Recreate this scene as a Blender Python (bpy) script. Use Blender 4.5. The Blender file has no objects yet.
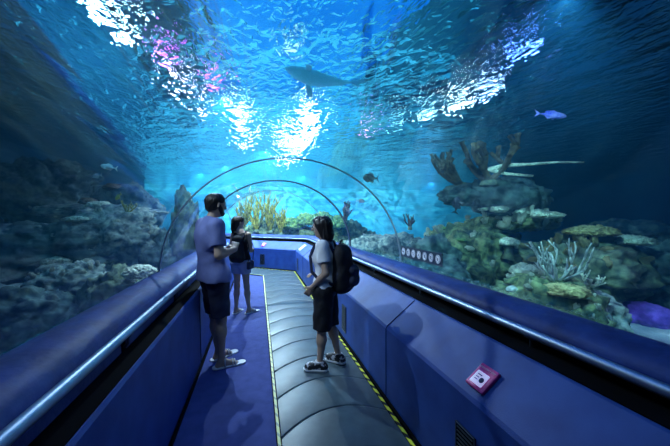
import bpy, bmesh, math, random
import numpy as np
from mathutils import Vector, Matrix, noise, Euler
R = math.radians
random.seed(7)
S = bpy.context.scene
COL = S.collection
YAW = R(14.4); F = 300.0; CAMZ = 1.55
cY, sY = math.cos(YAW), math.sin(YAW)
IOR = 1.075; VOL = .031

# ------------------------------------------------------------------ helpers
def at(px, py, d):
    """photo direction at depth d -> place in the hall"""
    xc = (px - 335) / F * d
    return Vector((sY * d + cY * xc, cY * d - sY * xc, CAMZ - (py - 218) / F * d))

def tag(o, label=None, cat=None, group=None, kind=None):
    if label: o['label'] = label
    if cat: o['category'] = cat
    if group: o['group'] = group
    if kind: o['kind'] = kind
    return o

def link_mesh(name, me, mat, parent=None, smooth=True):
    if smooth:
        me.polygons.foreach_set('use_smooth', [True] * len(me.polygons))
    if mat is not None and len(me.materials) == 0: me.materials.append(mat)
    o = bpy.data.objects.new(name, me); COL.objects.link(o)
    if parent is not None: o.parent = parent
    return o

def obj(name, bm, mat, parent=None, smooth=True, loc=None):
    me = bpy.data.meshes.new(name)
    bmesh.ops.recalc_face_normals(bm, faces=bm.faces)
    bm.to_mesh(me); bm.free()
    o = link_mesh(name, me, mat, parent, smooth)
    if loc is not None: o.location = loc
    return o

def thing(name, label, cat, loc=(0, 0, 0), rotz=0, group=None):
    o = bpy.data.objects.new(name, None); COL.objects.link(o)
    o.empty_display_size = 0.1
    o.location = loc; o.rotation_euler = (0, 0, rotz)
    return tag(o, label, cat, group)

def struct(name, bm, mat, smooth=False):
    o = obj(name, bm, mat, None, smooth); o['kind'] = 'structure'; return o

def add_box(bm, c, s, rot=None, bevel=0):
    m = Matrix.Translation(Vector(c))
    if rot is not None: m = m @ rot.to_4x4()
    r = bmesh.ops.create_cube(bm, size=1.0, matrix=m @ Matrix.Diagonal((s[0], s[1], s[2], 1)))
    if bevel:
        es = list({e for v in r['verts'] for e in v.link_edges})
        bmesh.ops.bevel(bm, geom=es, offset=bevel, segments=2, affect='EDGES', profile=.6)

def add_tube(bm, pts, rad, seg=10, caps=True, flat=1.0):
    """swept tube; rad number or list"""
    pts = [Vector(p) for p in pts]
    n = len(pts)
    if not hasattr(rad, '__len__'): rad = [rad] * n
    rings = []; up = None
    for i, p in enumerate(pts):
        t = (pts[min(i + 1, n - 1)] - pts[max(i - 1, 0)])
        if t.length < 1e-9: t = Vector((0, 0, 1))
        t.normalize()
        if up is None:
            up = Vector((0, 0, 1)) if abs(t.z) < .9 else Vector((1, 0, 0))
        a = t.cross(up)
        if a.length < 1e-4: a = t.cross(Vector((0, 1, 0)))
        a.normalize(); b = a.cross(t).normalized(); up = b
        rings.append([bm.verts.new(p + a * math.cos(2 * math.pi * k / seg) * rad[i] + b * math.sin(2 * math.pi * k / seg) * rad[i] * flat) for k in range(seg)])
    for i in range(n - 1):
        for k in range(seg):
            bm.faces.new((rings[i][k], rings[i][(k + 1) % seg], rings[i + 1][(k + 1) % seg], rings[i + 1][k]))
    if caps:
        bm.faces.new(rings[0][::-1]); bm.faces.new(rings[-1])

def add_lathe(bm, prof, seg=20, mat=Matrix()):
    rings = []
    for r, z in prof:
        rings.append([bm.verts.new(mat @ Vector((r * math.cos(2 * math.pi * k / seg), r * math.sin(2 * math.pi * k / seg), z))) for k in range(seg)])
    for i in range(len(prof) - 1):
        for k in range(seg):
            bm.faces.new((rings[i][k], rings[i][(k + 1) % seg], rings[i + 1][(k + 1) % seg], rings[i + 1][k]))
    bm.faces.new(rings[0][::-1]); bm.faces.new(rings[-1])

# ------------------------------------------------------------------ materials
def mat(name, col=(.5, .5, .5), rough=.6, metal=0, col2=None, scale=8, bump=0, bscale=30, detail=4,
        spec=.5, stretch=(1, 1, 1), coat=0, ramp=(.35, .65), kind='noise', sss=0):
    m = bpy.data.materials.new(name); m.use_nodes = True
    nt = m.node_tree; b = nt.nodes['Principled BSDF']
    b.inputs['Base Color'].default_value = (*col, 1)
    b.inputs['Roughness'].default_value = rough; b.inputs['Metallic'].default_value = metal
    b.inputs['Specular IOR Level'].default_value = spec
    b.inputs['Coat Weight'].default_value = coat
    tc = nt.nodes.new('ShaderNodeTexCoord'); mp = nt.nodes.new('ShaderNodeMapping')
    mp.inputs['Scale'].default_value = stretch
    nt.links.new(tc.outputs['Object'], mp.inputs[0])
    if col2 is not None:
        if kind == 'voronoi':
            n = nt.nodes.new('ShaderNodeTexVoronoi'); n.inputs['Scale'].default_value = scale; out = n.outputs['Distance']
        else:
            n = nt.nodes.new('ShaderNodeTexNoise'); n.inputs['Scale'].default_value = scale; n.inputs['Detail'].default_value = detail
            out = n.outputs['Fac']
        nt.links.new(mp.outputs[0], n.inputs['Vector'])
        r = nt.nodes.new('ShaderNodeValToRGB')
        r.color_ramp.elements[0].position = ramp[0]; r.color_ramp.elements[1].position = ramp[1]
        r.color_ramp.elements[0].color = (*col, 1); r.color_ramp.elements[1].color = (*col2, 1)
        nt.links.new(out, r.inputs[0]); nt.links.new(r.outputs[0], b.inputs['Base Color'])
    if bump:
        if kind == 'voronoi':
            n2 = nt.nodes.new('ShaderNodeTexVoronoi'); o2 = n2.outputs['Distance']
        else:
            n2 = nt.nodes.new('ShaderNodeTexNoise'); n2.inputs['Detail'].default_value = 5; o2 = n2.outputs['Fac']
        n2.inputs['Scale'].default_value = bscale
        nt.links.new(mp.outputs[0], n2.inputs['Vector'])
        bp = nt.nodes.new('ShaderNodeBump'); bp.inputs['Strength'].default_value = bump; bp.inputs['Distance'].default_value = .02
        nt.links.new(o2, bp.inputs['Height']); nt.links.new(bp.outputs[0], b.inputs['Normal'])
    return m

def emis(name, col, strength):
    m = bpy.data.materials.new(name); m.use_nodes = True; nt = m.node_tree
    nt.nodes.clear(); e = nt.nodes.new('ShaderNodeEmission'); o = nt.nodes.new('ShaderNodeOutputMaterial')
    e.inputs[0].default_value = (*col, 1); e.inputs[1].default_value = strength
    nt.links.new(e.outputs[0], o.inputs[0]); return m

M = {}
M['panel'] = mat('panel_blue', (.012, .055, .28), .55, col2=(.022, .085, .38), scale=5, bump=.15, bscale=180)
M['ledge'] = mat('ledge_vinyl', (.006, .026, .17), .58, col2=(.018, .060, .30), scale=6, bump=.25, bscale=22)
M['carpet'] = mat('carpet_blue', (.036, .060, .25), .85, col2=(.054, .082, .33), scale=9, bump=.5, bscale=260)
M['black'] = mat('black_trim', (.0015, .002, .004), .9, spec=.1)
M['rail'] = mat('brushed_steel', (.42, .50, .60), .42, metal=1, col2=(.34, .42, .54), scale=30)
M['belt'] = mat('walkway_rubber', (.045, .075, .095), .38, col2=(.068, .105, .13), scale=9, bump=.06, bscale=150)
M['yellow'] = mat('hazard_yellow', (.80, .78, .06), .5, col2=(.62, .6, .08), scale=30)
M['pale'] = mat('pale_line', (.72, .74, .38), .5, col2=(.5, .55, .3), scale=40)
M['steel_dark'] = mat('dark_steel', (.10, .13, .17), .35, metal=.8)
M['rib'] = mat('rib_steel', (.30, .40, .48), .4, metal=.3)

# acrylic: clear sheet with a grazing sheen
def acrylic():
    m = bpy.data.materials.new('acrylic'); m.use_nodes = True; nt = m.node_tree; nt.nodes.clear()
    o = nt.nodes.new('ShaderNodeOutputMaterial'); mx = nt.nodes.new('ShaderNodeMixShader')
    t = nt.nodes.new('ShaderNodeBsdfTransparent'); g = nt.nodes.new('ShaderNodeBsdfGlossy')
    t.inputs[0].default_value = (.93, .97, .99, 1)
    g.inputs['Roughness'].default_value = .04; g.inputs[0].default_value = (.9, .95, 1, 1)
    lw = nt.nodes.new('ShaderNodeLayerWeight'); lw.inputs[0].default_value = .5
    p = nt.nodes.new('ShaderNodeMath'); p.operation = 'POWER'; p.inputs[1].default_value = 4.0
    q = nt.nodes.new('ShaderNodeMath'); q.operation = 'MULTIPLY_ADD'; q.inputs[1].default_value = .30; q.inputs[2].default_value = .02
    nt.links.new(lw.outputs['Facing'], p.inputs[0]); nt.links.new(p.outputs[0], q.inputs[0])
    nt.links.new(q.outputs[0], mx.inputs[0]); nt.links.new(t.outputs[0], mx.inputs[1]); nt.links.new(g.outputs[0], mx.inputs[2])
    nt.links.new(mx.outputs[0], o.inputs[0]); return m
M['acrylic'] = acrylic()

def water(ior=IOR):
    m = bpy.data.materials.new('water_surface'); m.use_nodes = True; nt = m.node_tree; nt.nodes.clear()
    o = nt.nodes.new('ShaderNodeOutputMaterial'); g = nt.nodes.new('ShaderNodeBsdfGlass')
    g.inputs['IOR'].default_value = ior; g.inputs['Roughness'].default_value = 0.0
    g.inputs['Color'].default_value = (.80, .93, 1, 1)
    tc = nt.nodes.new('ShaderNodeTexCoord')
    mp = nt.nodes.new('ShaderNodeMapping'); mp.inputs['Scale'].default_value = (1.0, .6, 1); mp.inputs['Rotation'].default_value = (0, 0, R(35))
    nt.links.new(tc.outputs['Object'], mp.inputs[0])
    n1 = nt.nodes.new('ShaderNodeTexNoise'); n1.inputs['Scale'].default_value = 1.6; n1.inputs['Detail'].default_value = 2
    n2 = nt.nodes.new('ShaderNodeTexNoise'); n2.inputs['Scale'].default_value = 8.5; n2.inputs['Detail'].default_value = 2.5; n2.inputs['Distortion'].default_value = .6
    for n in (n1, n2): nt.links.new(mp.outputs[0], n.inputs['Vector'])
    b1 = nt.nodes.new('ShaderNodeBump'); b1.inputs['Strength'].default_value = 1; b1.inputs['Distance'].default_value = .30
    b2 = nt.nodes.new('ShaderNodeBump'); b2.inputs['Strength'].default_value = 1; b2.inputs['Distance'].default_value = .10
    nt.links.new(n1.outputs['Fac'], b1.inputs['Height']); nt.links.new(n2.outputs['Fac'], b2.inputs['Height'])
    nt.links.new(b1.outputs[0], b2.inputs['Normal']); nt.links.new(b2.outputs[0], g.inputs['Normal'])
    nt.links.new(g.outputs[0], o.inputs[0]); return m
M['water'] = water()

# ------------------------------------------------------------------ the tunnel's path
AX = .375; YB = 8.3; BEND = R(50); L2 = 9.0
P0 = Vector((AX, -3.0)); P1 = Vector((AX, YB)); D2 = Vector((-math.sin(BEND), math.cos(BEND))); P2 = P1 + D2 * L2
PATH = [P0, P1, P2]
def cross(i, o):
    """point at offset o (right +) of path vertex i, mitred"""
    d = []
    if i > 0: d.append((PATH[i] - PATH[i - 1]).normalized())
    if i < len(PATH) - 1: d.append((PATH[i + 1] - PATH[i]).normalized())
    t = sum(d, Vector((0, 0))).normalized(); nrm = Vector((t.y, -t.x))
    k = 1 / max(.3, t.dot(d[0]))
    return PATH[i] + nrm * o * k
def sweep(bm, prof, closed=True, segs=(0, 1, 2)):
    rings = []
    for i in segs:
        rings.append([bm.verts.new((*cross(i, o), z)) for o, z in prof])
    n = len(prof)
    for a, b in zip(rings[:-1], rings[1:]):
        for k in range(n if closed else n - 1):
            bm.faces.new((a[k], a[(k + 1) % n], b[(k + 1) % n], b[k]))
    if closed:
        bm.faces.new(rings[0][::-1]); bm.faces.new(rings[-1])
def swept(name, prof, m, smooth=False, closed=True):
    bm = bmesh.new(); sweep(bm, prof, closed); return struct(name, bm, m, smooth)
def station(s, o, z):
    """point s metres along the path"""
    if s <= YB: return Vector((AX + o, s, z))
    t = s - YB; n = Vector((D2.y, -D2.x)); p = P1 + D2 * t + n * o
    return Vector((p.x, p.y, z))

swept('floor', [(-1.0, -.12), (-1.0, 0), (.72, 0), (.72, -.12)], M['carpet'])
swept('wall_right', [(.675, 0), (.675, .615), (.688, .635), (.945, .835), (.965, .84), (1.14, .84), (1.14, 0)], M['panel'])
swept('wall_left', [(-.955, 0), (-.972, .785), (-.985, .80), (-1.12, .80), (-1.12, 0)], M['panel'])
swept('trim_1', [(.652, .0), (.652, .045), (.674, .045), (.674, .0)], M['black'])
swept('trim_2', [(-.935, .0), (-.935, .035), (-.954, .035), (-.954, .0)], M['black'])
swept('trim_3', [(1.135, .841), (.96, .841), (.96, .846), (1.12, .848), (1.12, .93), (1.135, .93)], M['black'])  # black lining puts the shade under the ledge into colour
swept('trim_4', [(-1.115, .801), (-.99, .801), (-.99, .806), (-1.10, .808), (-1.10, .80), (-1.115, .80)], M['black'])  # shelf lies in shadow here; its shade is laid on as black
led_r = [(1.121, .88), (1.098, .90), (1.094, .935), (1.105, .965), (1.14, .995), (1.19, 1.012), (1.26, 1.018), (1.33, 1.008), (1.39, .99), (1.43, .95), (1.43, .0), (1.141, .0), (1.141, .88)]
led_l = [(-1.10, .81), (-1.103, .90), (-1.115, .955), (-1.15, .992), (-1.20, 1.01), (-1.27, 1.018), (-1.33, 1.008), (-1.39, .99), (-1.43, .95), (-1.43, .0), (-1.121, .0), (-1.121, .81)]
swept('trim_5', led_r, M['ledge'], True)
swept('trim_6', led_l, M['ledge'], True)
for o in ('trim_5', 'trim_6'):
    b = bpy.data.objects[o]; mo = b.modifiers.new('w', 'EDGE_SPLIT'); mo.split_angle = R(50)

# acrylic vault
A_, H_ = 1.355, 1.25
def vault(a, z0=.995, n=40):
    return [(a * math.cos(math.pi * k / n), z0 + (H_ + a - A_) * math.sin(math.pi * k / n)) for k in range(n + 1)]
bm = bmesh.new(); sweep(bm, vault(A_) + vault(A_ + .04)[::-1]); vt = struct('ceiling', bm, M['acrylic'], True)
vt.name = 'ceiling'

# ------------------------------------------------------------------ the tank
M['tankwall'] = mat('water_ripple_wall', (.04, .30, .52), .45, col2=(.12, .52, .72), scale=1.3, bump=1, bscale=2.6, detail=5, stretch=(.6, .6, 4))  # bright rippling water and haze painted into the wall colour
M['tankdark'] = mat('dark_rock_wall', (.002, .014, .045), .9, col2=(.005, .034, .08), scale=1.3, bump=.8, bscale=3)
M['sand'] = mat('tank_sand', (.20, .30, .36), .9, col2=(.36, .46, .5), scale=3, bump=.5, bscale=30)
XL, XR, YN, YF, ZS = -6.5, 19.0, -4.0, 20.0, 3.6
def wallbox(name, c, s, m):
    bm = bmesh.new(); add_box(bm, c, s); return struct(name, bm, m)
def grid_floor():
    bm = bmesh.new(); n = 60
    vs = {}
    for i in range(n + 1):
        for j in range(n + 1):
            x = XL + (XR - XL) * i / n; y = YN + (YF - YN) * j / n
            vs[i, j] = bm.verts.new((x, y, -.14 + .10 * noise.noise((x * .6, y * .6, 0))))
    for i in range(n):
        for j in range(n): bm.faces.new((vs[i, j], vs[i + 1, j], vs[i + 1, j + 1], vs[i, j + 1]))
    return struct('trim_7', bm, M['sand'], True)
grid_floor()
cx, cy = (XL + XR) / 2, (YN + YF) / 2
wallbox('wall_far', (cx, YF + .1, 2.2), (XR - XL + .4, .2, 5.2), M['tankwall'])
wallbox('wall_near', (cx, YN - .1, 2.2), (XR - XL + .4, .2, 5.2), M['tankdark'])
wallbox('wall_tank_left', (XL - .1, cy, 2.2), (.2, YF - YN, 5.2), M['tankdark'])
wallbox('wall_tank_right', (XR + .1, cy, 2.2), (.2, YF - YN, 5.2), M['tankdark'])
bm = bmesh.new()
v = [bm.verts.new(p) for p in ((XL, YN, ZS), (XR, YN, ZS), (XR, YF, ZS), (XL, YF, ZS))]; bm.faces.new(v)
me = bpy.data.meshes.new('water_surface'); bm.to_mesh(me); bm.free()
ws = link_mesh('water_surface', me, M['water'], None, False)
tag(ws, 'rippling water surface over the tunnel, seen from below', 'water', kind='stuff')

# ------------------------------------------------------------------ lamps over the tank
M['housing'] = mat('lamp_housing', (.03, .03, .035), .5)
def lamp(x, y, z, w, l, col, st, label, name='floodlight'):
    t = thing(name, label, 'light', (x, y, z), 0, 'floodlights hung over the tank')
    bm = bmesh.new(); add_box(bm, (0, 0, .07), (w + .06, l + .06, .12), bevel=.015); obj('housing', bm, M['housing'], t, False)
    bm = bmesh.new(); add_box(bm, (0, 0, .0), (w, l, .015)); obj('lens', bm, emis('lens', col, st), t, False)
    return t
def unseen_spot(x, y, z, power, col, tgt, size=R(120), rad=.02, blend=.8, rip=0):  # unseen spot added below the surface, stands in for lamp light
    L = bpy.data.lights.new('added_spot', 'SPOT'); L.energy = power; L.color = col; L.spot_size = size; L.spot_blend = blend
    L.shadow_soft_size = rad
    if rip:   # ripple dapple painted into the beam by noise on its strength
        L.use_nodes = True; nt = L.node_tree; e = nt.nodes['Emission']
        tc = nt.nodes.new('ShaderNodeTexCoord'); n = nt.nodes.new('ShaderNodeTexNoise'); n.inputs['Scale'].default_value = rip; n.inputs['Detail'].default_value = 2; n.inputs['Distortion'].default_value = 1.2
        a = nt.nodes.new('ShaderNodeMath'); a.operation = 'SUBTRACT'; a.inputs[1].default_value = .5
        c = nt.nodes.new('ShaderNodeMath'); c.operation = 'ABSOLUTE'
        g = nt.nodes.new('ShaderNodeMapRange'); g.inputs['From Min'].default_value = 0; g.inputs['From Max'].default_value = .14; g.inputs['To Min'].default_value = 2.4; g.inputs['To Max'].default_value = .45
        nt.links.new(tc.outputs['Normal'], n.inputs['Vector']); nt.links.new(n.outputs['Fac'], a.inputs[0]); nt.links.new(a.outputs[0], c.inputs[0])
        nt.links.new(c.outputs[0], g.inputs['Value']); nt.links.new(g.outputs[0], e.inputs['Strength'])
    o = bpy.data.objects.new('added_spot', L); COL.objects.link(o); o.location = (x, y, z)
    o.rotation_euler = (Vector(tgt) - Vector((x, y, z))).to_track_quat('-Z', 'Y').to_euler()
    return o
W = (.75, .9, 1); BL = (.25, .6, 1)
#LAMPS
def over(px, py, h, ior=IOR):
    """where a lamp h metres above the surface shows towards this photo direction"""
    d = (at(px, py, 1) - Vector((0, 0, CAMZ))); k = (ZS - CAMZ) / d.z; p = d * k
    hz = Vector((d.x, d.y)).normalized(); e1 = math.atan2(d.z, Vector((d.x, d.y)).length)
    c = min(ior * math.cos(e1), math.cos(R(9))); e2 = math.acos(c)
    q = Vector((p.x, p.y)) + hz * h / math.tan(e2)
    return q.x, q.y
W = (.75, .9, 1); BL = (.1, .35, 1)
for px, py, w_, l_, c, s_, h, lb in [
    (100, 4, .22, .35, (.7, .95, 1), 60, .8, 'white floodlight glittering at the very top left'),
    (124, 28, .20, .35, (.7, .95, 1), 60, .8, 'second white floodlight at top left, below the first'),
    (182, 66, .26, .4, (1, .70, .95), 45, .8, 'pinkish white floodlight glittering left of the middle'),
    (204, 92, .24, .4, (1, .80, .95), 45, .8, 'pinkish white floodlight, lower one of the pair left of the middle'),
    (166, 44, .10, .4, (.75, .12, 1), 30, .8, 'violet floodlight glint, up and left of the pinkish pair'),
    (214, 62, .08, .5, (.75, .10, 1), 22, .8, 'violet floodlight glint just right of the pinkish pair'),
    (290, 42, .25, .5, (.5, .8, 1), 3, .8, 'faint white floodlight high over the tunnel, above the shark'),
    (236, 104, .22, 1.2, W, 34, .5, 'white floodlight over the left side of the arch, nearer of its column'),
    (308, 108, .26, 1.4, W, 44, .5, 'brightest white floodlight right above the top of the arch'),
    (244, 142, .26, 3.5, W, 60, .4, 'white floodlight low in the left glittering column'),
    (302, 146, .40, 3.5, W, 100, .4, 'white floodlight low in the right glittering column'),
    (288, 168, .9, 5.0, W, 60, .4, 'wide white floodlight farthest away past the bend'),
    (366, 126, .16, .6, (1, .3, .9), 25, .5, 'pink floodlight glint right of the arch'),
    (395, 118, .3, .7, (.4, .85, 1), 14, .5, 'cyan floodlight at the low end of the diagonal glitter band'),
    (425, 104, .22, .7, (.5, .9, 1), 26, .5, 'pale cyan floodlight in the diagonal band, next to the lowest'),
    (458, 90, .18, .8, (.75, .95, 1), 45, .5, 'white floodlight in the middle of the diagonal band'),
    (488, 70, .14, .6, (.4, .6, 1), 35, .5, 'bluish white floodlight high in the diagonal band'),
    (520, 44, .12, .6, (.12, .25, 1), 30, .5, 'deep blue floodlight at the upper end of the diagonal band')]:
    x, y = over(px, py, h)
    lamp(x, y, ZS + h, w_, l_, c, s_, lb)
lamp(.8, 6.5, ZS + 1.5, 4.2, 8.0, (.0, .20, 1), .85, 'broad blue glowing sheet added over the middle of the tank', 'added_glow')  # glowing sheet added to turn the water surface blue
lamp(1.6, 15.5, ZS + 1.5, 8.0, 7.0, (.02, .38, 1), 2.0, 'broad cyan glowing sheet added over the far end of the tank', 'added_glow')  # second added sheet, brightens the far water
unseen_spot(.0, 1.2, 3.5, 38, (.40, .66, 1), (.5, 1.8, 0), R(150), rad=.3, rip=7)
unseen_spot(-2.1, 2.4, 3.5, 330, (.66, .82, 1), (.3, 3.1, 1.3), R(42), rad=.15, blend=1)
unseen_spot(-.6, 5.2, 3.5, 420, (.68, .86, 1), (.6, 5.0, 0), R(150))
unseen_spot(.2, 8.9, 3.5, 1500, (.66, .86, 1), (.3, 8.9, 0), R(160))
unseen_spot(-1.2, 12.0, 3.5, 900, (.6, .88, 1), (-1, 12, 0), R(160))
unseen_spot(2.5, 1.9, 3.5, 330, (.42, .88, 1), (4.4, 5.0, .9), R(120), rip=9)
unseen_spot(-2.6, 5.2, 3.5, 30, (.15, .7, 1), (-2.9, 6, 0), R(120), rip=9)
unseen_spot(2.0, 14.0, 3.5, 2200, (.35, .82, 1), (2.8, 20, 1.8), R(150), rip=12)
unseen_spot(9.5, 15, 3.5, 1300, (.30, .75, 1), (10.5, 20, 1.8), R(150), rip=12)
unseen_spot(-2.5, 14.5, 3.5, 1400, (.4, .85, 1), (-2.6, 20, 1.5), R(150), rip=12)
unseen_spot(5.2, 2.2, 3.4, 200, (.45, .55, 1), (5.0, 2.9, 0), R(64))  # added to brighten the sand and violet rock

# water body round the tunnel: light haze
if VOL:
    m = bpy.data.materials.new('water_haze'); m.use_nodes = True; nt = m.node_tree; nt.nodes.clear()
    o = nt.nodes.new('ShaderNodeOutputMaterial'); v = nt.nodes.new('ShaderNodeVolumePrincipled')
    v.inputs['Color'].default_value = (.04, .40, .95, 1); v.inputs['Density'].default_value = VOL
    v.inputs['Absorption Color'].default_value = (.0, .30, .65, 1); v.inputs['Anisotropy'].default_value = .3
    nt.links.new(v.outputs[0], o.inputs['Volume'])
    bm = bmesh.new(); sweep(bm, [(-1.44, -.3), (-1.44, .99)] + vault(A_ + .045)[::-1] + [(1.44, .99), (1.44, -.3)])
    bmesh.ops.recalc_face_normals(bm, faces=bm.faces); bmesh.ops.reverse_faces(bm, faces=bm.faces)
    bm2 = bmesh.new(); add_box(bm2, (cx, cy, 1.6), (XR - XL - .02, YF - YN - .02, 3.96)); bmesh.ops.recalc_face_normals(bm2, faces=bm2.faces)
    me = bpy.data.meshes.new('t'); bm2.to_mesh(me); bm2.free(); bm.from_mesh(me)
    me = bpy.data.meshes.new('tank_water'); bm.to_mesh(me); bm.free()
    tw = link_mesh('tank_water', me, m, None, False); tag(tw, 'hazy blue water filling the tank round the tunnel', 'water', kind='stuff')

#DETAILS
# ------------------------------------------------------------------ moving walkway
mw = thing('moving_walkway', 'grey rubber moving walkway of curved plates along the right side of the tunnel', 'walkway', (0, 0, 0))
WL, WR = -.215, .615
def ymax(s, o): return s
def walk_pt(seg, t, o, z):
    if seg == 0:
        y = min(t, YB + o * math.tan(BEND / 2)); return Vector((AX + o, y, z))
    t = max(t, .002 - o * math.tan(BEND / 2)); n = Vector((D2.y, -D2.x)); p = P1 + D2 * t + n * o
    return Vector((p.x, p.y, z))
def pallet(seg, t0, t1, k):
    bm = bmesh.new(); N = 14; top = []; bot = []
    def row(t, z):
        r = []
        for i in range(N + 1):
            u = -1 + 2 * i / N; o = (WL + WR) / 2 + u * (WR - WL) / 2
            r.append(bm.verts.new(walk_pt(seg, t + .17 * (1 - u * u) + .05 * u, o, z + .012 * (1 - u * u))))
        return r
    rows = [row(t0 + .001, .010), row(t0 + .004, .0225), row(t0 + .02, .0245), row((t0 + t1) / 2, .0255), row(t1 - .02, .0245), row(t1 - .004, .0225), row(t1 - .001, .010)]
    for a, b in zip(rows[:-1], rows[1:]):
        for i in range(N): bm.faces.new((a[i], a[i + 1], b[i + 1], b[i]))
    bmesh.ops.remove_doubles(bm, verts=bm.verts, dist=1e-4)
    if bm.faces: obj('pallet', bm, M['belt'], mw)
t = -.6; k = 0
while t < YB + .3: pallet(0, t, t + .46, k); t += .46; k += 1
t = -.55
while t < 4: pallet(1, t, t + .46, k); t += .46; k += 1
def dashes(name, ca, cb, pitch, duty):
    m = mat(name, ca, .5); nt = m.node_tree; b = nt.nodes['Principled BSDF']
    uv = nt.nodes.new('ShaderNodeUVMap'); sx = nt.nodes.new('ShaderNodeSeparateXYZ'); nt.links.new(uv.outputs[0], sx.inputs[0])
    a = nt.nodes.new('ShaderNodeMath'); a.operation = 'MULTIPLY_ADD'; a.inputs[1].default_value = 1 / pitch
    q = nt.nodes.new('ShaderNodeMath'); q.operation = 'MULTIPLY'; q.inputs[1].default_value = .3
    nt.links.new(sx.outputs[1], q.inputs[0]); nt.links.new(sx.outputs[0], a.inputs[0]); nt.links.new(q.outputs[0], a.inputs[2])
    fr = nt.nodes.new('ShaderNodeMath'); fr.operation = 'FRACT'; nt.links.new(a.outputs[0], fr.inputs[0])
    gt = nt.nodes.new('ShaderNodeMath'); gt.operation = 'GREATER_THAN'; gt.inputs[1].default_value = duty; nt.links.new(fr.outputs[0], gt.inputs[0])
    mx = nt.nodes.new('ShaderNodeMix'); mx.data_type = 'RGBA'; mx.inputs[6].default_value = (*ca, 1); mx.inputs[7].default_value = (*cb, 1)
    nt.links.new(gt.outputs[0], mx.inputs[0]); nt.links.new(mx.outputs[2], b.inputs['Base Color']); return m
def strip(name, o0, o1, z, m):
    bm = bmesh.new(); uvl = bm.loops.layers.uv.new('UVMap'); rows = []; s = 0; last = None
    st = [(0, t) for t in np.arange(-.8, YB, .3)] + [(1, 0)] + [(1, t) for t in np.arange(.5, 5, .5)]
    for seg, t in st:
        P = [walk_pt(seg, t, o, zz) if seg == 0 or t > 0 else walk_pt(0, 99, o, zz) for o, zz in ((o0, z - .006), (o0, z), (o1, z), (o1, z - .006))]
        if last is not None: s += (P[1] - last).length
        last = P[1]; rows.append(([bm.verts.new(q) for q in P], s))
    for (a, sa), (c, sc) in zip(rows[:-1], rows[1:]):
        for k in range(3):
            fc = bm.faces.new((a[k], a[k + 1], c[k + 1], c[k])); V_ = (0, 0, 1, 1)
            for lp, (u, v) in zip(fc.loops, ((sa, V_[k]), (sa, V_[k + 1]), (sc, V_[k + 1]), (sc, V_[k]))): lp[uvl].uv = (u, v)
    return obj(name, bm, m, mw, False)
strip('edge_frame', WR + .002, WR + .036, .024, M['black'])
tape = strip('hazard_tape', WR + .005, WR + .029, .029, dashes('hazard_stripes', (.86, .86, .05), (.006, .006, .01), .125, .58))
tape['label'] = 'yellow and black hazard tape along the right edge'
strip('edge_frame', WL - .038, WL - .002, .024, M['black'])
tape = strip('hazard_tape', WL - .030, WL - .010, .029, dashes('pale_stripes', (.85, .88, .35), (.42, .46, .30), .11, .7))
tape['label'] = 'pale yellow dashed tape along the left edge'

# ------------------------------------------------------------------ handrails
def frame_at(s):
    """local axes along the path: (right, forward)"""
    d = Vector((0, 1)) if s <= YB + .01 else D2
    return Vector((d.y, -d.x, 0)), Vector((d.x, d.y, 0))
def handrail(label, o, z, wall_o, stations, r=.0255):
    t = thing('handrail', label, 'handrail', (0, 0, 0), 0)
    bm = bmesh.new(); c = cross(1, o)
    pts = [Vector((AX + o, -1.0, z))]
    din = Vector((0, 1, 0)); do = Vector((D2.x, D2.y, 0)); cc = Vector((c.x, c.y, z)); rr = .18
    pts += [Vector((AX + o, y, z)) for y in np.arange(0, c.y - .6, 1.0)]
    for k in range(7):
        u = k / 6; pts.append((cc - din * rr) * (1 - u) ** 2 + cc * 2 * u * (1 - u) + (cc + do * rr) * u * u)
    pts += [cc + do * x for x in (1.5, 3, 4.5, 6)]
    add_tube(bm, pts, r, 18); obj('rail_tube', bm, M['rail'], t)
    sg = 1 if wall_o > o else -1
    for s in stations:
        rt, fw = frame_at(s)
        base = station(s, wall_o, z - .085); top = station(s, o, z - r * .8)
        bm = bmesh.new()
        add_tube(bm, [top, top - Vector((0, 0, .05)) + rt * sg * .004, station(s, o + sg * (abs(wall_o - o) * .45), z - .085), base], .008, 8)
        add_box(bm, top - Vector((0, 0, .003)), (.03, .06, .008))
        b = obj('bracket', bm, M['steel_dark'], t)
        bm = bmesh.new(); add_box(bm, base + rt * sg * -.004 - Vector((0, 0, .01)), (.012, .055, .09), bevel=.003)
        for dz in (-.03, .03):
            add_lathe(bm, [(.006, 0), (.006, .004), (.002, .006)], 8, Matrix.Translation(base + Vector((0, 0, dz - .01)) - rt * sg * .010) @ Euler((0, R(-90 * sg), 0)).to_matrix().to_4x4())
        obj('mounting_plate', bm, M['black'], b)
handrail('polished steel handrail along the right wall, behind the woman with the backpack', 1.065, .92, 1.115, [.17, 1.32, 2.47, 3.6, 4.75, 5.9, 7.1])
handrail('polished steel handrail along the left wall, beside the man in the blue shirt', -1.075, .92, -1.108, [.8, 1.91, 2.97, 4.05, 5.1, 6.2])

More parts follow.
